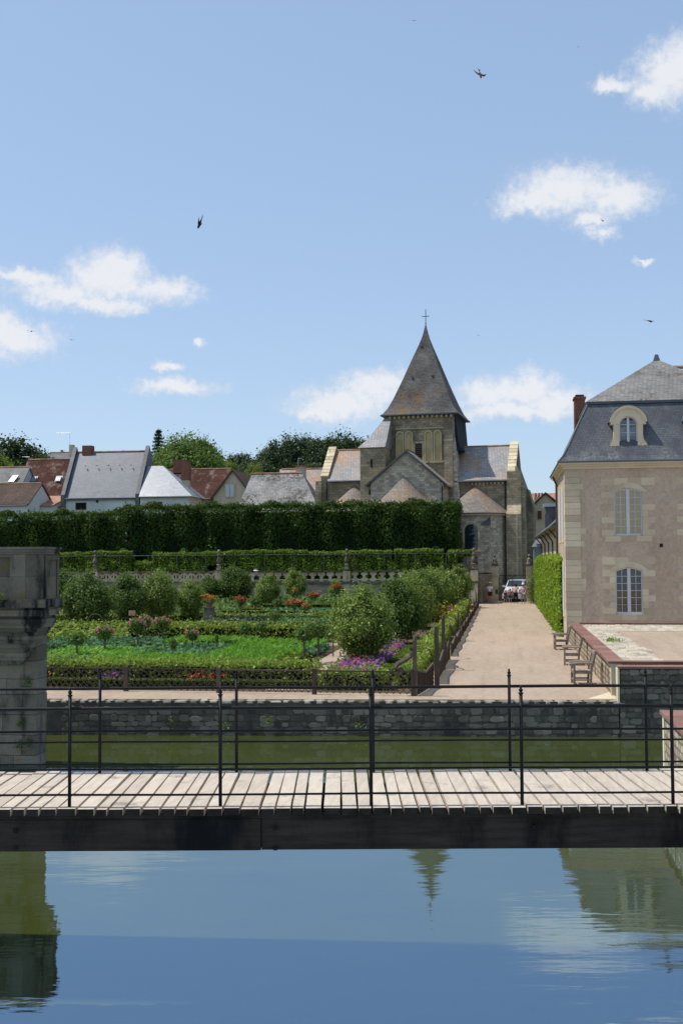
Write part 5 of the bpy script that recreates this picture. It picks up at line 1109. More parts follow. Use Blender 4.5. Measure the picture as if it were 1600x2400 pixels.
def scroll(pts, r=.035):
    return MB().tube(pts, [r * (.55 + .45 * math.sin(math.pi * k / (len(pts) - 1))) for k in range(len(pts))], 6).build('scroll', 'fence_wood', sf)
fpost(-2.5, 31.2, 1.5, .13); fpost(-2.05, 33.9, 1.78, .15, False); fpost(-2.1, 38.6, 1.75, .13)
def sfx(y): return -2.45 + .35 * min(1, max(0, (y - 31.2) / 3)) if y < 40 else -2.1 + .02 * math.sin(y)
runs = [(31.3, 33.8), (34.2, 38.5), (38.8, 42.6)] + [(44.0 + 4.05 * k, 48.0 + 4.05 * k) for k in range(12)]
for i, (a, b) in enumerate(runs):
    xa, xb = sfx(a), sfx(b); m_ = MB(); zt = 1.62 if i < 3 else 1.45
    for k in range(6):
        y0_, y1_ = a + (b - a) * k / 6, a + (b - a) * (k + 1) / 6; sag = .17 * (1 - abs((k + .5) / 3 - 1)); xk0, xk1 = xa + (xb - xa) * k / 6, xa + (xb - xa) * (k + 1) / 6
        lattice(m_, (xk0, y0_), (xk1, y1_), .97, zt - sag, .12 if a < 50 else .2, .03 if a < 50 else .05, .016)
    m_.build('lattice_panel', 'fence_wood', sf)
    pts = [(xa + (xb - xa) * k / 8, a + (b - a) * k / 8, zt + .02 - .17 * (1 - abs(k / 4 - 1))) for k in range(9)]
    MB().tube(pts, .035, 5).build('top_rail', 'fence_wood', sf)
    if i > 1: fpost(xb + .02, b + .02, (.75, 1.0, .65)[i % 3], .08)
scroll([(-2.62, 31.2, 2.3), (-2.56, 31.2, 2.18), (-2.62, 31.2, 2.05), (-2.8, 31.2, 1.94), (-2.98, 31.2, 1.84), (-3.06, 31.2, 1.72), (-3.02, 31.2, 1.6), (-2.9, 31.2, 1.58), (-2.83, 31.2, 1.66), (-2.88, 31.2, 1.72)], .085)
sd = MB().tube([(-2.9, 31.15, 1.66), (-2.9, 31.25, 1.66)], .09, 12).build('scroll_disc', 'fence_wood', sf)
scroll([(-2.1, 38.7 + .25 * t, 2.15 - .1 * t + .1 * math.sin(t * 1.4)) for t in range(9)], .05)
scroll([(-2.1, 43.2 - .02 * t + .12 * math.cos(t), 2.2 + .12 * math.sin(t)) for t in range(7)], .045)
for k, y in enumerate((52.2, 68.4, 84.5)): fpost(-2.12, y, 1.25, .09); scroll([(-2.12, y + .1 + .15 * t, 2.15 - .1 * t + .08 * math.sin(t * 1.3)) for t in range(8)], .045)

# ================================================================== GATE AND STREET END
struct('street', MB().prism([(-2.3, 100.4, .5), (3.2, 100.4, .5), (12, 126, .5), (-2.3, 126, .5)], (0, 0, .456)), 'gravel')
gt = thing('iron_gate', 'black wrought iron double gate closing the end of the path', 'gate', (.75, 100, .95))
for (a, b) in ((-.45, .72), (.76, 1.93)):
    m_ = MB(); m_.box(a, a + .04, 99.98, 100.02, .98, 3.35); m_.box(b - .04, b, 99.98, 100.02, .98, 3.35)
    for z in (1.0, 1.75, 3.3): m_.box(a + .04, b - .04, 99.985, 100.015, z, z + .05)
    lf = m_.build('gate_leaf', 'iron', gt); m_ = MB(); n = 9
    for k in range(1, n): x = a + (b - a) * k / n; m_.tube([(x, 100, 1.02), (x, 100, 3.45)], .011, 5)
    tag(m_.build('bars', 'iron', lf), kind='stuff')
for i, (x, lab) in enumerate(((-.8, 'left stone gate pillar with a green board'), (2.22, 'right stone gate pillar beside the climber'))):
    p_ = thing('gate_pillar', lab, 'pillar', (x, 100, .95), 0, 'stone gate pillars'); z = 0
    for k in range(9): MB().box(-.27, .27, -.27, .27, z + .004, z + .355).build('stone_block', 'coping', p_, local=True); z += .36
    MB().box(-.36, .36, -.36, .36, z, z + .12).build('cap', 'pier_mould', p_, local=True)
    if i == 0: MB().box(.0, .26, -.3, -.272, .75, 1.15).build('board', 'green_sign', p_, local=True)
    st_ = thing('statue', ['seated stone figure on the left gate pillar', 'crouching stone figure on the right gate pillar'][i], 'statue', (x, 100, .95 + z + .12), 0, 'stone figures on the gate pillars')
    MB().lathe([(.28, 0), (.3, .06), (.24, .14), (.17, .28), (.2, .42), (.16, .55), (.07, .62), (.06, .68)], 10).build('body', 'pier_mould', st_, local=True, smooth=True)
    MB().lathe([(.0, .66), (.1, .7), (.12, .8), (.09, .9), (0, .93)], 10).build('head', 'pier_stone', st_, local=True, smooth=True)
    MB().tube([(.17, -.05, .45), (.22, -.2, .28), (.05, -.26, .22)], [.06, .05, .04], 6).build('arm', 'pier_mould', st_, local=True, smooth=True)
s3_ = thing('statue', 'tall dark figure group at the balustrade end in front of the apse window', 'statue', (-2.55, 97.6, 4.0))
MB().box(-.35, .35, -.35, .35, -1.0, .35).build('pedestal', 'pier_stone', s3_, local=True); MB().lathe([(.3, .35), (.34, .5), (.24, .75), (.28, .95), (.14, 1.1)], 9).build('body', 'pier_mould', s3_, local=True, smooth=True); MB().lathe([(.0, 1.06), (.13, 1.12), (.15, 1.25), (.1, 1.36), (0, 1.4)], 9, (-.08, 0, 0)).build('head', 'pier_mould', s3_, local=True, smooth=True)
gw = thing('gate_wall', 'stone side wall with ledge left of the gate', 'wall', (-1.6, 99.9, .95))
MB().box(-2.3, -1.08, 99.4, 100.2, .9, 3.5).build('face', 'church', gw); MB().box(-2.3, -1.08, 99.35, 100.25, 3.502, 3.62).build('ledge', 'pier_mould', gw)
MB().box(-2.3, -1.9, 97.02, 99.39, .9, 2.9).build('flank', 'church', gw)
g2 = thing('street_wall', 'low stone wall across the street behind the car', 'wall', (1, 107, .95)); MB().box(-2, 2.2, 105.2, 105.5, .9, 2.6).build('face', 'church', g2)
rb = thing('rose_bush', 'bushy red climbing rose between the gate pillar and climber', 'bush', (2.55, 98.4, .955))
P = rng.normal(size=(2200, 3)) * (.26, .7, .75) + (0, -.4, 1.2); P = P[(P[:, 2] > .05)]
inst('foliage', leaf_mesh('foliage', P, 'leaf_rose', .13), parent=rb); bl_ = inst('blooms', leaf_mesh('blooms', np.repeat(P[:26], 7, 0) + rng.normal(size=(182, 3)) * .05 + (-.12, -.1, 0), 'red', .09), parent=rb); bl_['kind'] = 'stuff'
MB().tube([(0, 0, 0), (.05, -.1, .8), (0, -.3, 1.5)], .03, 6).build('stem', 'bark', rb, local=True)

# car parked behind the gate, turned a little
car = thing('parked_van', 'white van with blue windscreen parked behind the iron gate', 'van', (.95, 102.2, .956), R(-14)); car.scale = (1.12, 1.0, 1.3)
def loft(sec, name, mat, parent, smooth=True):
    m_ = MB(); n = len(sec[0]); m_.v = [p for s_ in sec for p in s_]
    for i in range(len(sec) - 1):
        for k in range(n - 1): m_.f.append((i * n + k, i * n + k + 1, (i + 1) * n + k + 1, (i + 1) * n + k))
        m_.f.append((i * n + n - 1, i * n, (i + 1) * n, (i + 1) * n + n - 1))
    m_.f += [tuple(range(n))[::-1], tuple((len(sec) - 1) * n + k for k in range(n))]
    return m_.build(name, mat, parent, local=True, smooth=smooth)
def sec(y, w, z0, z1, t=.8): return [(-w, y, z0), (-w, y, z0 + (z1 - z0) * .55), (-w * t, y, z1), (w * t, y, z1), (w, y, z0 + (z1 - z0) * .55), (w, y, z0)]
bd = loft([sec(-1.0, .7, .28, .62), sec(-.9, .82, .2, .82), sec(-.2, .86, .2, 1.0), sec(.9, .87, .2, 1.02), sec(2.6, .85, .22, 1.0), sec(2.9, .78, .3, .85)], 'body', 'car', car, False)
loft([sec(-.15, .76, .98, 1.02, .95), sec(.45, .72, .98, 1.48, .84), sec(1.6, .72, .98, 1.54, .84), sec(2.6, .7, .98, 1.3, .9)], 'cabin', 'car', car, False)
MB().poly([(-.64, -.1, 1.05), (.64, -.1, 1.05), (.56, .42, 1.46), (-.56, .42, 1.46)]).prism([(-.64, -.12, 1.05), (.64, -.12, 1.05), (.56, .40, 1.46), (-.56, .40, 1.46)], (0, -.012, .012)).build('windscreen', 'glass_dark', car, local=True)
for s in (-1, 1):
    MB().prism([(s * .745, .2, 1.06), (s * .735, .5, 1.4), (s * .735, 1.6, 1.44), (s * .74, 2.1, 1.08)], (s * .02, 0, 0)).build('side_window', 'glass_dark', car, local=True)
    MB().lathe([(0, -.02), (.1, .0), (.1, .03), (0, .05)], 10, (0, 0, 0)).build('headlight', 'tail', car, local=True).location = (s * .62, -.93, .66)
    MB().box(s * .95 - .1, s * .95 + .1, .15, .25, 1.0, 1.13).build('mirror', 'car', car, local=True)
    for y in (-.25, 1.95):
        w_ = MB(); prof = [(.14, -.1), (.3, -.09), (.32, -.03), (.32, .03), (.3, .09), (.14, .1)]; w_.lathe(prof, 14); wh = w_.build('wheel', 'rubber', car, local=True, smooth=False); wh.location = (s * .78, y, .32); wh.rotation_euler = (0, R(90), 0); MB().lathe([(0, -.105), (.15, -.1), (.15, .1), (0, .105)], 12).build('rim', 'zinc', wh, local=True)
MB().box(-.45, .45, -1.03, -1.0, .36, .5).build('grille', 'rubber', car, local=True); MB().box(-.26, .26, -1.045, -1.031, .38, .48).build('number_plate', 'white_render', car, local=True)

# ================================================================== PEOPLE
skin = M('skin', (.5, .3, .22), (.55, .34, .25), 3., .6); hair = M('hair', (.05, .03, .02), (.09, .06, .04), 9., .7)
def cloth(n, c): return M('cloth_' + n, c, tuple(min(1, k * 1.12) for k in c), 6., .9)
def skin_obj(name, joints, edges, rad, mat, parent, root=0):
    me = bpy.data.meshes.new(name); me.from_pydata(joints, edges, []); me.materials.append(mat)
    o = bpy.data.objects.new(name, me); COL.objects.link(o); o.parent = parent
    sk = o.modifiers.new('skin', 'SKIN'); sk.use_smooth_shade = True; ss = o.modifiers.new('sub', 'SUBSURF'); ss.levels = ss.render_levels = 1
    for i, v in enumerate(me.skin_vertices[0].data): v.radius = (rad[i] * 1.0, rad[i] * .8) if i not in () else rad[i]; v.use_root = (i == root)
    return o
def person(label, x, y, h, top, bottom, legs='shorts', hat=None, rz=0., z=.955, arm=(0., 0.), hairlen=0, skirt=False):
    p = thing('person', label, 'person', (x, y, z), rz); s = h / 1.75; J = []; A = lambda *c: J.append(tuple(k * s for k in c))
    for c in [(0, 0, .95), (0, 0, 1.15), (0, 0, 1.38), (0, -.01, 1.48), (0, -.02, 1.56), (0, -.03, 1.66), (0, -.02, 1.74)]: A(*c)          # 0-6 spine, neck, head
    for sd in (-1, 1):
        A(sd * .1, 0, .9); A(sd * .12, -.03, .5); A(sd * .13, .02, .09); A(sd * .14, -.12, .035)                                   # 7-10 / 15-18 leg
        a = arm[0] if sd < 0 else arm[1]
        A(sd * .19, 0, 1.41); A(sd * (.25 + .2 * a), .02, 1.14); A(sd * (.25 + .02 - .06 * a), -.08, .93 + .05 * a); A(sd * (.25 - .1 * a), -.11, .84 + .12 * a)   # 11-14 / 19-22 arm
    E_ = [(0, 1), (1, 2), (2, 3), (3, 4), (4, 5), (5, 6)]; Rr = [.15, .14, .16, .065, .075, .105, .06]
    for b in (7, 15): E_ += [(0, b), (b, b + 1), (b + 1, b + 2), (b + 2, b + 3), (2, b + 4), (b + 4, b + 5), (b + 5, b + 6), (b + 6, b + 7)]; Rr += [.095, .065, .042, .04, .06, .045, .035, .035]
    skin_obj('body', J, E_, [r * s for r in Rr], skin, p)
    big = 1.18
    ids = [0, 1, 2, 11, 12, 19, 20]; mp = {k: i for i, k in enumerate(ids)}; Jt = [J[k] for k in ids]; f = .45
    for k, pq in ((12, 11), (20, 19)): Jt[mp[k]] = tuple(J[pq][i] + (J[k][i] - J[pq][i]) * .6 for i in range(3))
    skin_obj('top', Jt, [(0, 1), (1, 2), (2, 3), (3, 4), (2, 5), (5, 6)], [r * s for r in (.17, .165, .185, .085, .07, .085, .07)], top, p)
    fl = 1.0 if legs == 'trousers' else .55
    ids = [0, 7, 8, 9, 15, 16, 17]; Jt = [J[k] for k in ids]
    if legs != 'trousers':
        for a, b in ((2, 1), (5, 4)): Jt[a] = tuple(Jt[b][i] + (Jt[a][i] - Jt[b][i]) * .75 for i in range(3))
        skin_obj('shorts', [Jt[0], Jt[1], Jt[2], Jt[4], Jt[5]], [(0, 1), (1, 2), (0, 3), (3, 4)], [r * s for r in (.165, .12, .1, .12, .1)], bottom, p)
    else: skin_obj('trousers', Jt, [(0, 1), (1, 2), (2, 3), (0, 4), (4, 5), (5, 6)], [r * s for r in (.165, .12, .095, .085, .12, .095, .085)], bottom, p)
    hm = MB().lathe([(.0, 1.8), (.07, 1.785), (.105, 1.74), (.112, 1.68), (.1, 1.64 - .1 * hairlen)], 10); hm.v = [(a * s, (b + .0) * s + .0, c * s) for a, b, c in hm.v]; hm.build('hair', hair, p, local=True, smooth=True)
    if hat:
        hm = MB().lathe([(.0, 1.86), (.09, 1.85), (.118, 1.79), (.12, 1.74), (.16, 1.735), (.16, 1.725), (.118, 1.725)], 12); hm.v = [(a * s, (b - .02) * s, c * s) for a, b, c in hm.v]; hm.build('hat', hat, p, local=True, smooth=True)
    fc = MB().lathe([(0, 0), (.014, .005), (.018, .02), (.008, .045)], 6, (0, -.125, 1.66)); fc.v = [(a * s, b * s, c * s) for a, b, c in fc.v]; fc.build('nose', skin, p, local=True)
    return p
wht = cloth('white', (.7, .7, .72)); nvy = cloth('navy', (.03, .04, .08)); mar = cloth('maroon', (.14, .02, .025)); blk = cloth('black', (.012, .012, .014)); pnk = cloth('pink', (.6, .32, .28)); ros = cloth('rose', (.65, .42, .36)); ptn = cloth('print', (.35, .25, .27)); rdw = cloth('redcheck', (.45, .16, .17)); tan_ = cloth('straw', (.6, .52, .4))
person('person in white t-shirt and dark red shorts standing left of the gate', -1.22, 97.6, 1.78, wht, mar, 'shorts', tan_, R(150), arm=(.2, .9))
person('small child in navy clothes and white hat before the gate', .08, 98.2, 1.12, nvy, nvy, 'shorts', wht, R(10))
person('child in pink checked top walking beside the adult in black trousers', .5, 98.0, 1.25, rdw, nvy, 'shorts', None, R(15), arm=(.3, .3))
wk = person('person in pale pink top and black trousers walking towards the gate', .98, 97.2, 1.72, ros, blk, 'trousers', None, R(170), arm=(.5, .3), hairlen=1)
person('person in coral top and patterned trousers with white hat near the climber', 1.62, 97.3, 1.68, pnk, ptn, 'trousers', wht, R(175), arm=(.2, .2))
person('person in pale blue shirt on the terrace behind the balustrade', -22.0, 97.6, 1.7, wht, nvy, 'trousers', None, R(180), z=2.99 - .45)
person('person in reddish top on the terrace behind the balustrade', -18.8, 97.6, 1.65, rdw, nvy, 'trousers', None, R(160), z=2.99 - .5)

# ================================================================== WOODEN ARMCHAIRS (facing the path, backs to the wall)
def chair(label, x, y, rz):
    c = thing('garden_chair', label, 'chair', (x, y, .955), rz, 'weathered wooden armchairs against the low wall')
    for yy in (-.29, .29):
        MB().box(-.3, -.235, yy - .032, yy + .032, 0, .62).build('leg', 'chair_wood', c, local=True)
        m_ = MB(); m_.bar((.22, yy, 0), (.24, yy, .42), .06, .06, (0, 1, 0)); m_.bar((.24, yy, .42), (.38, yy, 1.0), .06, .06, (0, 1, 0)); m_.build('leg', 'chair_wood', c, local=True)
        MB().tube([(-.36, yy, .64), (-.15, yy, .655), (.3, yy, .645)], [.035, .045, .035], 6).build('arm', 'chair_wood', c, local=True)
        MB().box(-.235, .2, yy - .02, yy + .02, .33, .4).build('side_rail', 'chair_wood', c, local=True); MB().box(-.235, .2, yy - .018, yy + .018, .12, .165).build('stretcher', 'chair_wood', c, local=True)
    for k in range(6): MB().box(-.29 + k * .088, -.29 + k * .088 + .068, -.257, .257, .41, .43).build('seat_slat', 'grey_wood', c, local=True)
    MB().box(-.295, -.24, -.257, .257, .34, .4).build('front_rail', 'chair_wood', c, local=True)
    MB().box(-.28, -.245, -.257, .257, .12, .165).build('front_stretcher', 'chair_wood', c, local=True)
    MB().bar((.365, -.26, .97), (.365, .26, .97), .06, .09).build('top_rail', 'chair_wood', c, local=True)
    for k in range(6): MB().bar((.255, -.21 + k * .084, .45), (.36, -.21 + k * .084, .95), .05, .018, (1, 0, 0)).build('back_slat', 'chair_wood', c, local=True)
chair('nearest wooden armchair against the low rubble wall', 2.32, 34.75, R(4)); chair('middle wooden armchair against the low rubble wall', 2.4, 41.0, R(-3)); chair('farthest wooden armchair by the pavilion corner', 2.36, 47.9, R(2))

# ================================================================== VILLAGE HOUSES
def house(name, label, x0, x1, y0, y1, zb, ze, zr, wall, roof, ridge='ridge', loc=None, ov=.25, parapet=False):
    t = thing(name, label, 'house', loc or ((x0 + x1) / 2, (y0 + y1) / 2, zb)); ym = (y0 + y1) / 2
    MB().prism([(x0, y0, zb), (x0, y1, zb), (x0, y1, ze), (x0, ym, zr - .12), (x0, y0, ze)], (x1 - x0, 0, 0)).build('wall', wall, t)
    m_ = MB()
    for s, e in ((-1, y0 - ov), (1, y1 + ov)):
        zo = ze - (zr - ze) / ((y1 - y0) / 2) * ov; p = [(x0 - (0 if parapet else .15), e, zo), (x0 - (0 if parapet else .15), ym, zr), (x0 - (0 if parapet else .15), ym, zr - .14), (x0 - (0 if parapet else .15), e, zo - .14)]
        m_.prism(p if s < 0 else p[::-1], (x1 - x0 + (0 if parapet else .3), 0, 0))
    rf_ = m_.build('roof', roof, t)
    n = max(4, int((x1 - x0) / .7))
    for k in range(n): a, b = x0 + (x1 - x0) * k / n, x0 + (x1 - x0) * (k + 1) / n; MB().tube([(a + .01, ym, zr + .02), (b - .01, ym, zr + .02)], .1, 6).build('ridge_tile', ridge, rf_)
    MB().tube([(x0, y0 - ov - .05, ze - .32), (x1, y0 - ov - .05, ze - .32)], .07, 6).build('gutter', 'lead', rf_)
    if parapet:
        for a, b in ((x0 - .45, x0), (x1, x1 + .45)):
            MB().prism([(a, y0 - .35, zb), (a, y1 + .35, zb), (a, y1 + .35, ze + .1), (a, ym, zr + .62), (a, y0 - .35, ze + .1)], (b - a, 0, 0)).build('gable_parapet', 'slate_dark', t)
    return t, rf_
def win(t, x, y, z, w, h, mat='dark_in'): f = MB().box(x - w / 2 - .06, x + w / 2 + .06, y - .06, y + .1, z - .06, z + h + .06).build('window', 'limestone', t); MB().box(x - w / 2, x + w / 2, y - .08, y - .061, z, z + h).build('pane', mat, f)
hA, rA = house('slate_house', 'white house with large blue-grey slate roof between raised gables', -48.4, -40.2, 118.2, 124.8, 6, 12.15, 17.35, 'white_render', 'slate_blue', parapet=True)
win(hA, -46.6, 118.2, 10.6, 1.2, .75); win(hA, -44.7, 118.2, 11.35, .25, .4); win(hA, -41.1, 118.2, 10.5, .55, .6)
MB().box(-47.7, -46.6, 121.2, 122.2, 17, 18.1).build('chimney', 'brick', hA)
for k in range(5): MB().box(-46.9 + k * 1.35, -46.8 + k * 1.35, 120.0, 120.2, 15.62, 15.7).build('roof_hook', 'lead', rA)
hB = thing('hipped_house', 'small white house with shining hipped slate roof beside the large one', 'house', (-36.8, 119.5, 6))
MB().box(-39.6, -34.1, 117.8, 123, 6, 11.9).build('wall', 'white_render', hB)
m_ = MB(); m_.add([(-39.7, 117.5, 11.86), (-33.6, 117.5, 11.86), (-33.6, 123.4, 11.86), (-39.7, 123.4, 11.86), (-37.1, 119.0, 13.6), (-35.6, 119.0, 13.0), (-39.7, 120.6, 15.55), (-37.9, 120.6, 15.55)], [(0, 1, 2, 3), (0, 7, 6), (0, 1, 7), (1, 2, 7), (2, 3, 6, 7), (3, 0, 6)]); m_.build('roof', 'slate_silver', hB)
MB().tube([(-39.7, 117.45, 11.85), (-33.6, 117.45, 11.85)], .08, 6).build('gutter', 'lead', hB)
win(hB, -37.6, 117.8, 10.5, 1.0, .8); c_ = MB().box(-35.7, -34.95, 120.6, 121.4, 11.5, 13.9).build('chimney', 'cream_render', hB); MB().box(-35.78, -34.87, 120.52, 121.48, 13.902, 16.0).build('chimney_brick', 'brick', c_)
hC, rC = house('red_tile_house', 'house with old red-brown tiled roof and two small skylights', -57.0, -50.2, 124.2, 131, 6, 12.8, 17.2, 'cream_render', 'tile_red')
for x in (-55.4, -52.3):
    fr_ = MB().prism([(x - .42, 125.35, 14.15), (x + .42, 125.35, 14.15), (x + .42, 125.95, 14.95), (x - .42, 125.95, 14.95)], (0, -.12, .1)).build('skylight', 'lead', rC); MB().prism([(x - .3, 125.3, 14.28), (x + .3, 125.3, 14.28), (x + .3, 125.72, 14.85), (x - .3, 125.72, 14.85)], (0, -.12, .11)).build('pane', 'slate_silver', fr_)
hD, rD = house('brown_roof_house', 'house with plain brown tiled roof and white gable at the left edge', -60, -50.6, 113.2, 120, 6, 11.2, 13.5, 'white_render', 'tile_brown')
hd2 = thing('pink_roof_shed', 'low sheds with pinkish tiled roofs below the red roof', 'shed', (-52, 117, 6)); MB().box(-55, -49.2, 116.5, 121, 6, 11.0).build('wall', 'white_render', hd2); MB().prism([(-55.2, 116.2, 10.9), (-55.2, 121, 12.2), (-55.2, 121, 12.35), (-55.2, 116.2, 11.05)], (6.2, 0, 0)).build('roof', 'tile_pink', hd2)
hE, rE = house('grey_roof_house', 'house with grey tiled roof and slanting skylight at the left edge', -66, -55.8, 121.5, 128.5, 6, 12.6, 16.1, 'white_render', 'slate_top')
MB().prism([(-57.4, 122.9, 14.1), (-56.7, 122.9, 14.1), (-56.4, 123.6, 14.9), (-57.1, 123.6, 14.9)], (0, -.1, .12)).build('skylight', 'slate_silver', rE)
hF, rF = house('far_slate_house', 'far house with dark slate roof and small chimney on the skyline', -64.8, -57, 149, 156, 8, 18.2, 20.6, 'white_render', 'slate_dark'); MB().box(-61.6, -61.0, 151.5, 152.2, 20, 21.6).build('chimney', 'cream_render', hF)
hG, rG = house('dark_tile_house', 'house with dark red tiled roof behind the hipped slate roof', -40.2, -31.9, 125, 131.6, 6, 12.3, 15.75, 'cream_render', 'tile_red'); MB().box(-38.9, -37.6, 127.7, 128.7, 15.3, 16.9).build('chimney', 'brick', hG)
hH = thing('gable_house', 'cream house seen gable on with a pale shuttered window', 'house', (-29.3, 121, 6))
MB().prism([(-31.4, 118, 6), (-26.9, 118, 6), (-26.9, 118, 11.6), (-29.2, 118, 14.6), (-31.4, 118, 11.7)], (0, 6, 0)).build('wall', 'cream_render', hH)
m_ = MB(); m_.prism([(-29.2, 117.7, 14.6), (-31.7, 117.7, 11.3), (-31.85, 117.7, 11.4), (-29.2, 117.7, 14.82)], (0, 6.6, 0)); m_.prism([(-29.2, 117.7, 14.6), (-29.2, 117.7, 14.82), (-26.45, 117.7, 11.3), (-26.6, 117.7, 11.2)], (0, 6.6, 0)); m_.build('roof', 'tile_brown', hH)
f_ = MB().box(-30.1, -28.9, 117.9, 118.05, 11.7, 13.2).build('window', 'limestone', hH); MB().box(-29.95, -29.55, 117.85, 117.899, 11.8, 13.1).build('shutter', 'win_paint', f_); MB().box(-29.45, -29.05, 117.85, 117.899, 11.8, 13.1).build('shutter', 'win_paint', f_)
hI = thing('mossy_roof_house', 'house with pale mossy hipped slate roof left of the church', 'house', (-23, 116, 6))
MB().box(-26.9, -19.0, 112.4, 119.6, 6, 10.0).build('wall', 'church_pale', hI)
m_ = MB(); m_.add([(-27.4, 111.8, 9.7), (-18.5, 111.8, 9.7), (-18.5, 120.2, 9.7), (-27.4, 120.2, 9.7), (-26.6, 116, 14.05), (-21.1, 116, 14.1)], [(3, 2, 1, 0), (0, 1, 5, 4), (1, 2, 5), (2, 3, 4, 5), (3, 0, 4)]); rI = m_.build('roof', 'slate_moss', hI)
for k in range(9): MB().tube([(-26.6 + k * .61, 116, 14.12), (-26.02 + k * .61, 116, 14.12)], .1, 6).build('ridge_tile', 'ridge', rI)
c_ = MB().box(-22.2, -21.2, 118, 118.8, 12, 15.0).build('chimney', 'church_pale', hI); MB().box(-22.3, -21.1, 117.9, 118.9, 15.003, 15.12).build('chimney_cap', 'brick', c_)
hJ, rJ = house('grey_roof_house', 'grey roofed house between the mossy roof and the church', -25, -18.6, 121, 127, 6, 11.8, 15.2, 'cream_render', 'slate_church')
def antenna(label, x, y, z, h, s):
    a = thing('tv_antenna', label, 'antenna', (x, y, z)); MB().tube([(0, 0, 0), (0, 0, h)], .022, 5).build('mast', 'zinc', a, local=True); MB().tube([(s * 1.1, 0, h), (-s * .1, 0, h - .05)], .02, 5).build('boom', 'zinc', a, local=True)
    for k in range(5): MB().tube([(s * (.2 + k * .2), -.25, h - .01), (s * (.2 + k * .2), .25, h - .01)], .012, 4).build('element', 'zinc', a, local=True)
antenna('thin television antenna above the far slate roof', -60.3, 148.6, 18, 5.0, -1.8); antenna('pale television aerial beside the red tiled roof', -57.0, 127.6, 16.6, 1.0, -.8); antenna('small aerial on the chimney left of the church', -22.0, 118.4, 15.1, .8, .4)

# ================================================================== TREES BEYOND THE VILLAGE
FB = [tree_proto(s, 14, 5.5, 2.5, 150, 22000, .38, 'leaf_wood', .75, limbs=8, sgf=.11) for s in (21, 22, 23)]
FR = tree_proto(31, 14, 6.5, 2.0, 170, 32000, .32, 'leaf_round', .75, sgf=.105)
FY = tree_proto(32, 12, 5, 2.0, 90, 16000, .32, 'leaf_yel_tree', .75, sgf=.11)
gw_ = 'dark trees of the wood behind the church'
q = random.Random(9)
for i, (x, y, top, sc, lab) in enumerate([(-43.0, 178, 22.8, .75, 'leftmost dark tree of the wood left of the church'), (-40.2, 190, 24.4, .85, 'second dark tree of the wood from the left'), (-37.6, 188, 26.2, .95, 'dark tree rising above the mossy roof chimney'), (-34.0, 190, 26.9, 1., 'dark tree in the middle of the wood'), (-30.8, 188, 25.9, 1., 'dark tree right of the middle of the wood'), (-27.4, 190, 26.9, 1.05, 'dark tree behind the left transept gable'), (-24.0, 192, 26.4, 1., 'dark tree touching the stair turret'), (-20.6, 192, 25.6, 1., 'dark tree hidden behind the tower'), (-36.0, 168, 19.5, .8, 'lower dark tree filling the wood above the grey roof'), (-29.5, 168, 20.2, .85, 'lower dark tree above the transept roof'), (-41.5, 166, 17.6, .7, 'low dark tree beside the cream gable')]):
    plant('wood_tree', FB[i % 3], (x, y, top - 14 * sc), q.uniform(0, 6), (sc * .85, sc * .85, sc), lab, 'tree', gw_)
plant('round_tree', FR, (-43.6, 150, 22.2 - 13.3), 1., (.93, .93, .95), 'large light green round tree behind the slate roofs')
plant('light_tree', FY, (-40.6, 160, 19.6 - 9.6), 2., (.62, .62, .8), 'small light green tree between round tree and gable')
plant('light_tree', FY, (-36.2, 160, 19.0 - 9.6), 4., (.5, .5, .8), 'bright small tree behind the cream gable')
plant('yellow_tree', FY, (-68.8, 140, 20 - 12), .5, (.9, .9, 1.), 'yellow-green tree at the left edge')
for i, (x, y, top, sc, lab) in enumerate([(-71, 152, 23.2, 1., 'tall dark tree at the left edge'), (-67.5, 154, 21.2, .85, 'dark tree behind the red tiled roof'), (-65.2, 150, 20.3, .6, 'small dark tree left of the far slate roof'), (-38.0, 168, 20.6, .8, 'dark tree right of the round light tree'), (-47.8, 172, 24.2, .7, 'dark crown behind the round light tree'), (-52.5, 160, 20.6, .6, 'dark crown showing over the slate ridge')]):
    plant('dark_tree', FB[i % 3], (x, y, top - 14 * sc), q.uniform(0, 6), (sc, sc, sc), lab, 'tree', 'dark trees behind the village')
def conifer(label, x, y, z, h):
    t = thing('conifer', label, 'tree', (x, y, z)); MB().tube([(0, 0, 0), (0, 0, h)], [.22, .03], 6).build('trunk', 'bark', t, local=True); P = []
    for k in range(16):
        f = k / 16; zc = h * (.2 + .8 * f); L = 2.2 * (1 - f) + .25
        for b in range(6): an = b * 1.047 + k * .5; s_ = rng.random((60, 1)); P.append(np.array((0, 0, zc)) + s_ * np.array((math.cos(an) * L, math.sin(an) * L, -.15 * L)) + rng.normal(size=(60, 3)) * (.1, .1, .09))
    inst('crown', leaf_mesh('crown', np.concatenate(P), 'leaf_con', .3, .35), parent=t)
conifer('pointed dark conifer above the left of the round tree', -52.6, 165, 15, 10.4); conifer('small conifer tip over the slate ridge', -56.5, 160, 14, 7.6); conifer('another small conifer tip over the slate ridge', -58.4, 162, 14, 7.2)

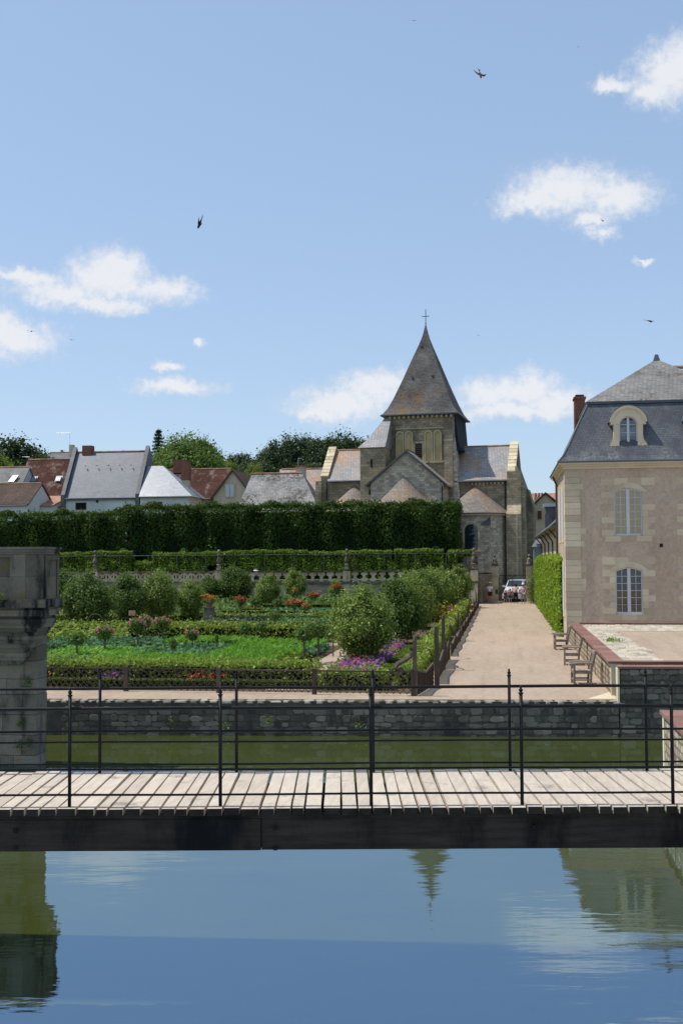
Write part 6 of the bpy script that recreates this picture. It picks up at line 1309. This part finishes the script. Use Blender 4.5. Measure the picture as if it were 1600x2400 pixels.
# ================================================================== SWIFTS AND SWALLOWS
def bird(label, px, d, span, roll, yaw, mat='bird', parts=True):
    b = thing('bird', label, 'bird', px); b.rotation_euler = (roll, 0, yaw)
    bo = MB().lathe([(0, -.5), (.06, -.42), (.09, -.2), (.07, .1), (.02, .42), (0, .45)], 8); bo.v = [(x * span, z * span * .8, y * span) for x, y, z in bo.v]; bo.build('body', mat, b, local=True, smooth=True)
    for s in (-1, 1):
        w_ = MB(); o = [(s * .04, -.14), (s * .3, -.17), (s * .52, -.02), (s * .66, .2), (s * .46, .08), (s * .26, .02), (s * .04, .08)]; w_.prism([(x * span, y * span, .02 * span) for x, y in o], (0, 0, .02 * span)); w_.build('wing', mat, b, local=True)
    t_ = MB(); t_.prism([(x * span, y * span, 0) for x, y in [(-.03, .28), (.03, .28), (.14, .55), (.0, .42), (-.14, .55)]], (0, 0, .015 * span)); t_.build('tail', mat, b, local=True)
    return b
bird('dark forked-tail swallow gliding on the upper left of the sky', (-8.02, 28.77, 13.9), 30, 0.42, 1.2, -1.45, 'bird')
bird('brown swallow banking near the top of the sky', (-0.48, 29.69, 17.88), 30, 0.34, 1.25, 0.75, 'bird_brown')
bird('small dark bird low over the right pavilion roof', (5.96, 45.96, 14.4), 45, 0.42, 0.35, 0.6, 'bird')
bird('small dark bird in front of the left cloud edge', (-18.84, 42.36, 14.12), 45, 0.3, 0.3, 0.4, 'bird')
bird('tiny bird right of the left cloud', (-22.98, 56.81, 16.77), 60, 0.22, 0.3, 0.3, 'bird')
bird('tiny bird under the large right cloud', (4.57, 50.57, 20.02), 50, 0.2, 0.9, 0.8, 'bird')
bird('tiny bird left of the large right cloud', (-0.65, 59.73, 24.33), 60, 0.18, 0.3, 0.3, 'bird')
bird('tiny bird above the cloud at the top right', (4.31, 60.09, 32.46), 60, 0.16, 0.3, 0.2, 'bird')
bird('tiny bird at the very top of the sky', (-4.47, 58.75, 33.94), 60, 0.2, 0.3, 0.2, 'bird')
bird('tiny bird just right of the spire', (-1.42, 69.98, 18.91), 70, 0.18, 0.3, 0.4, 'bird')
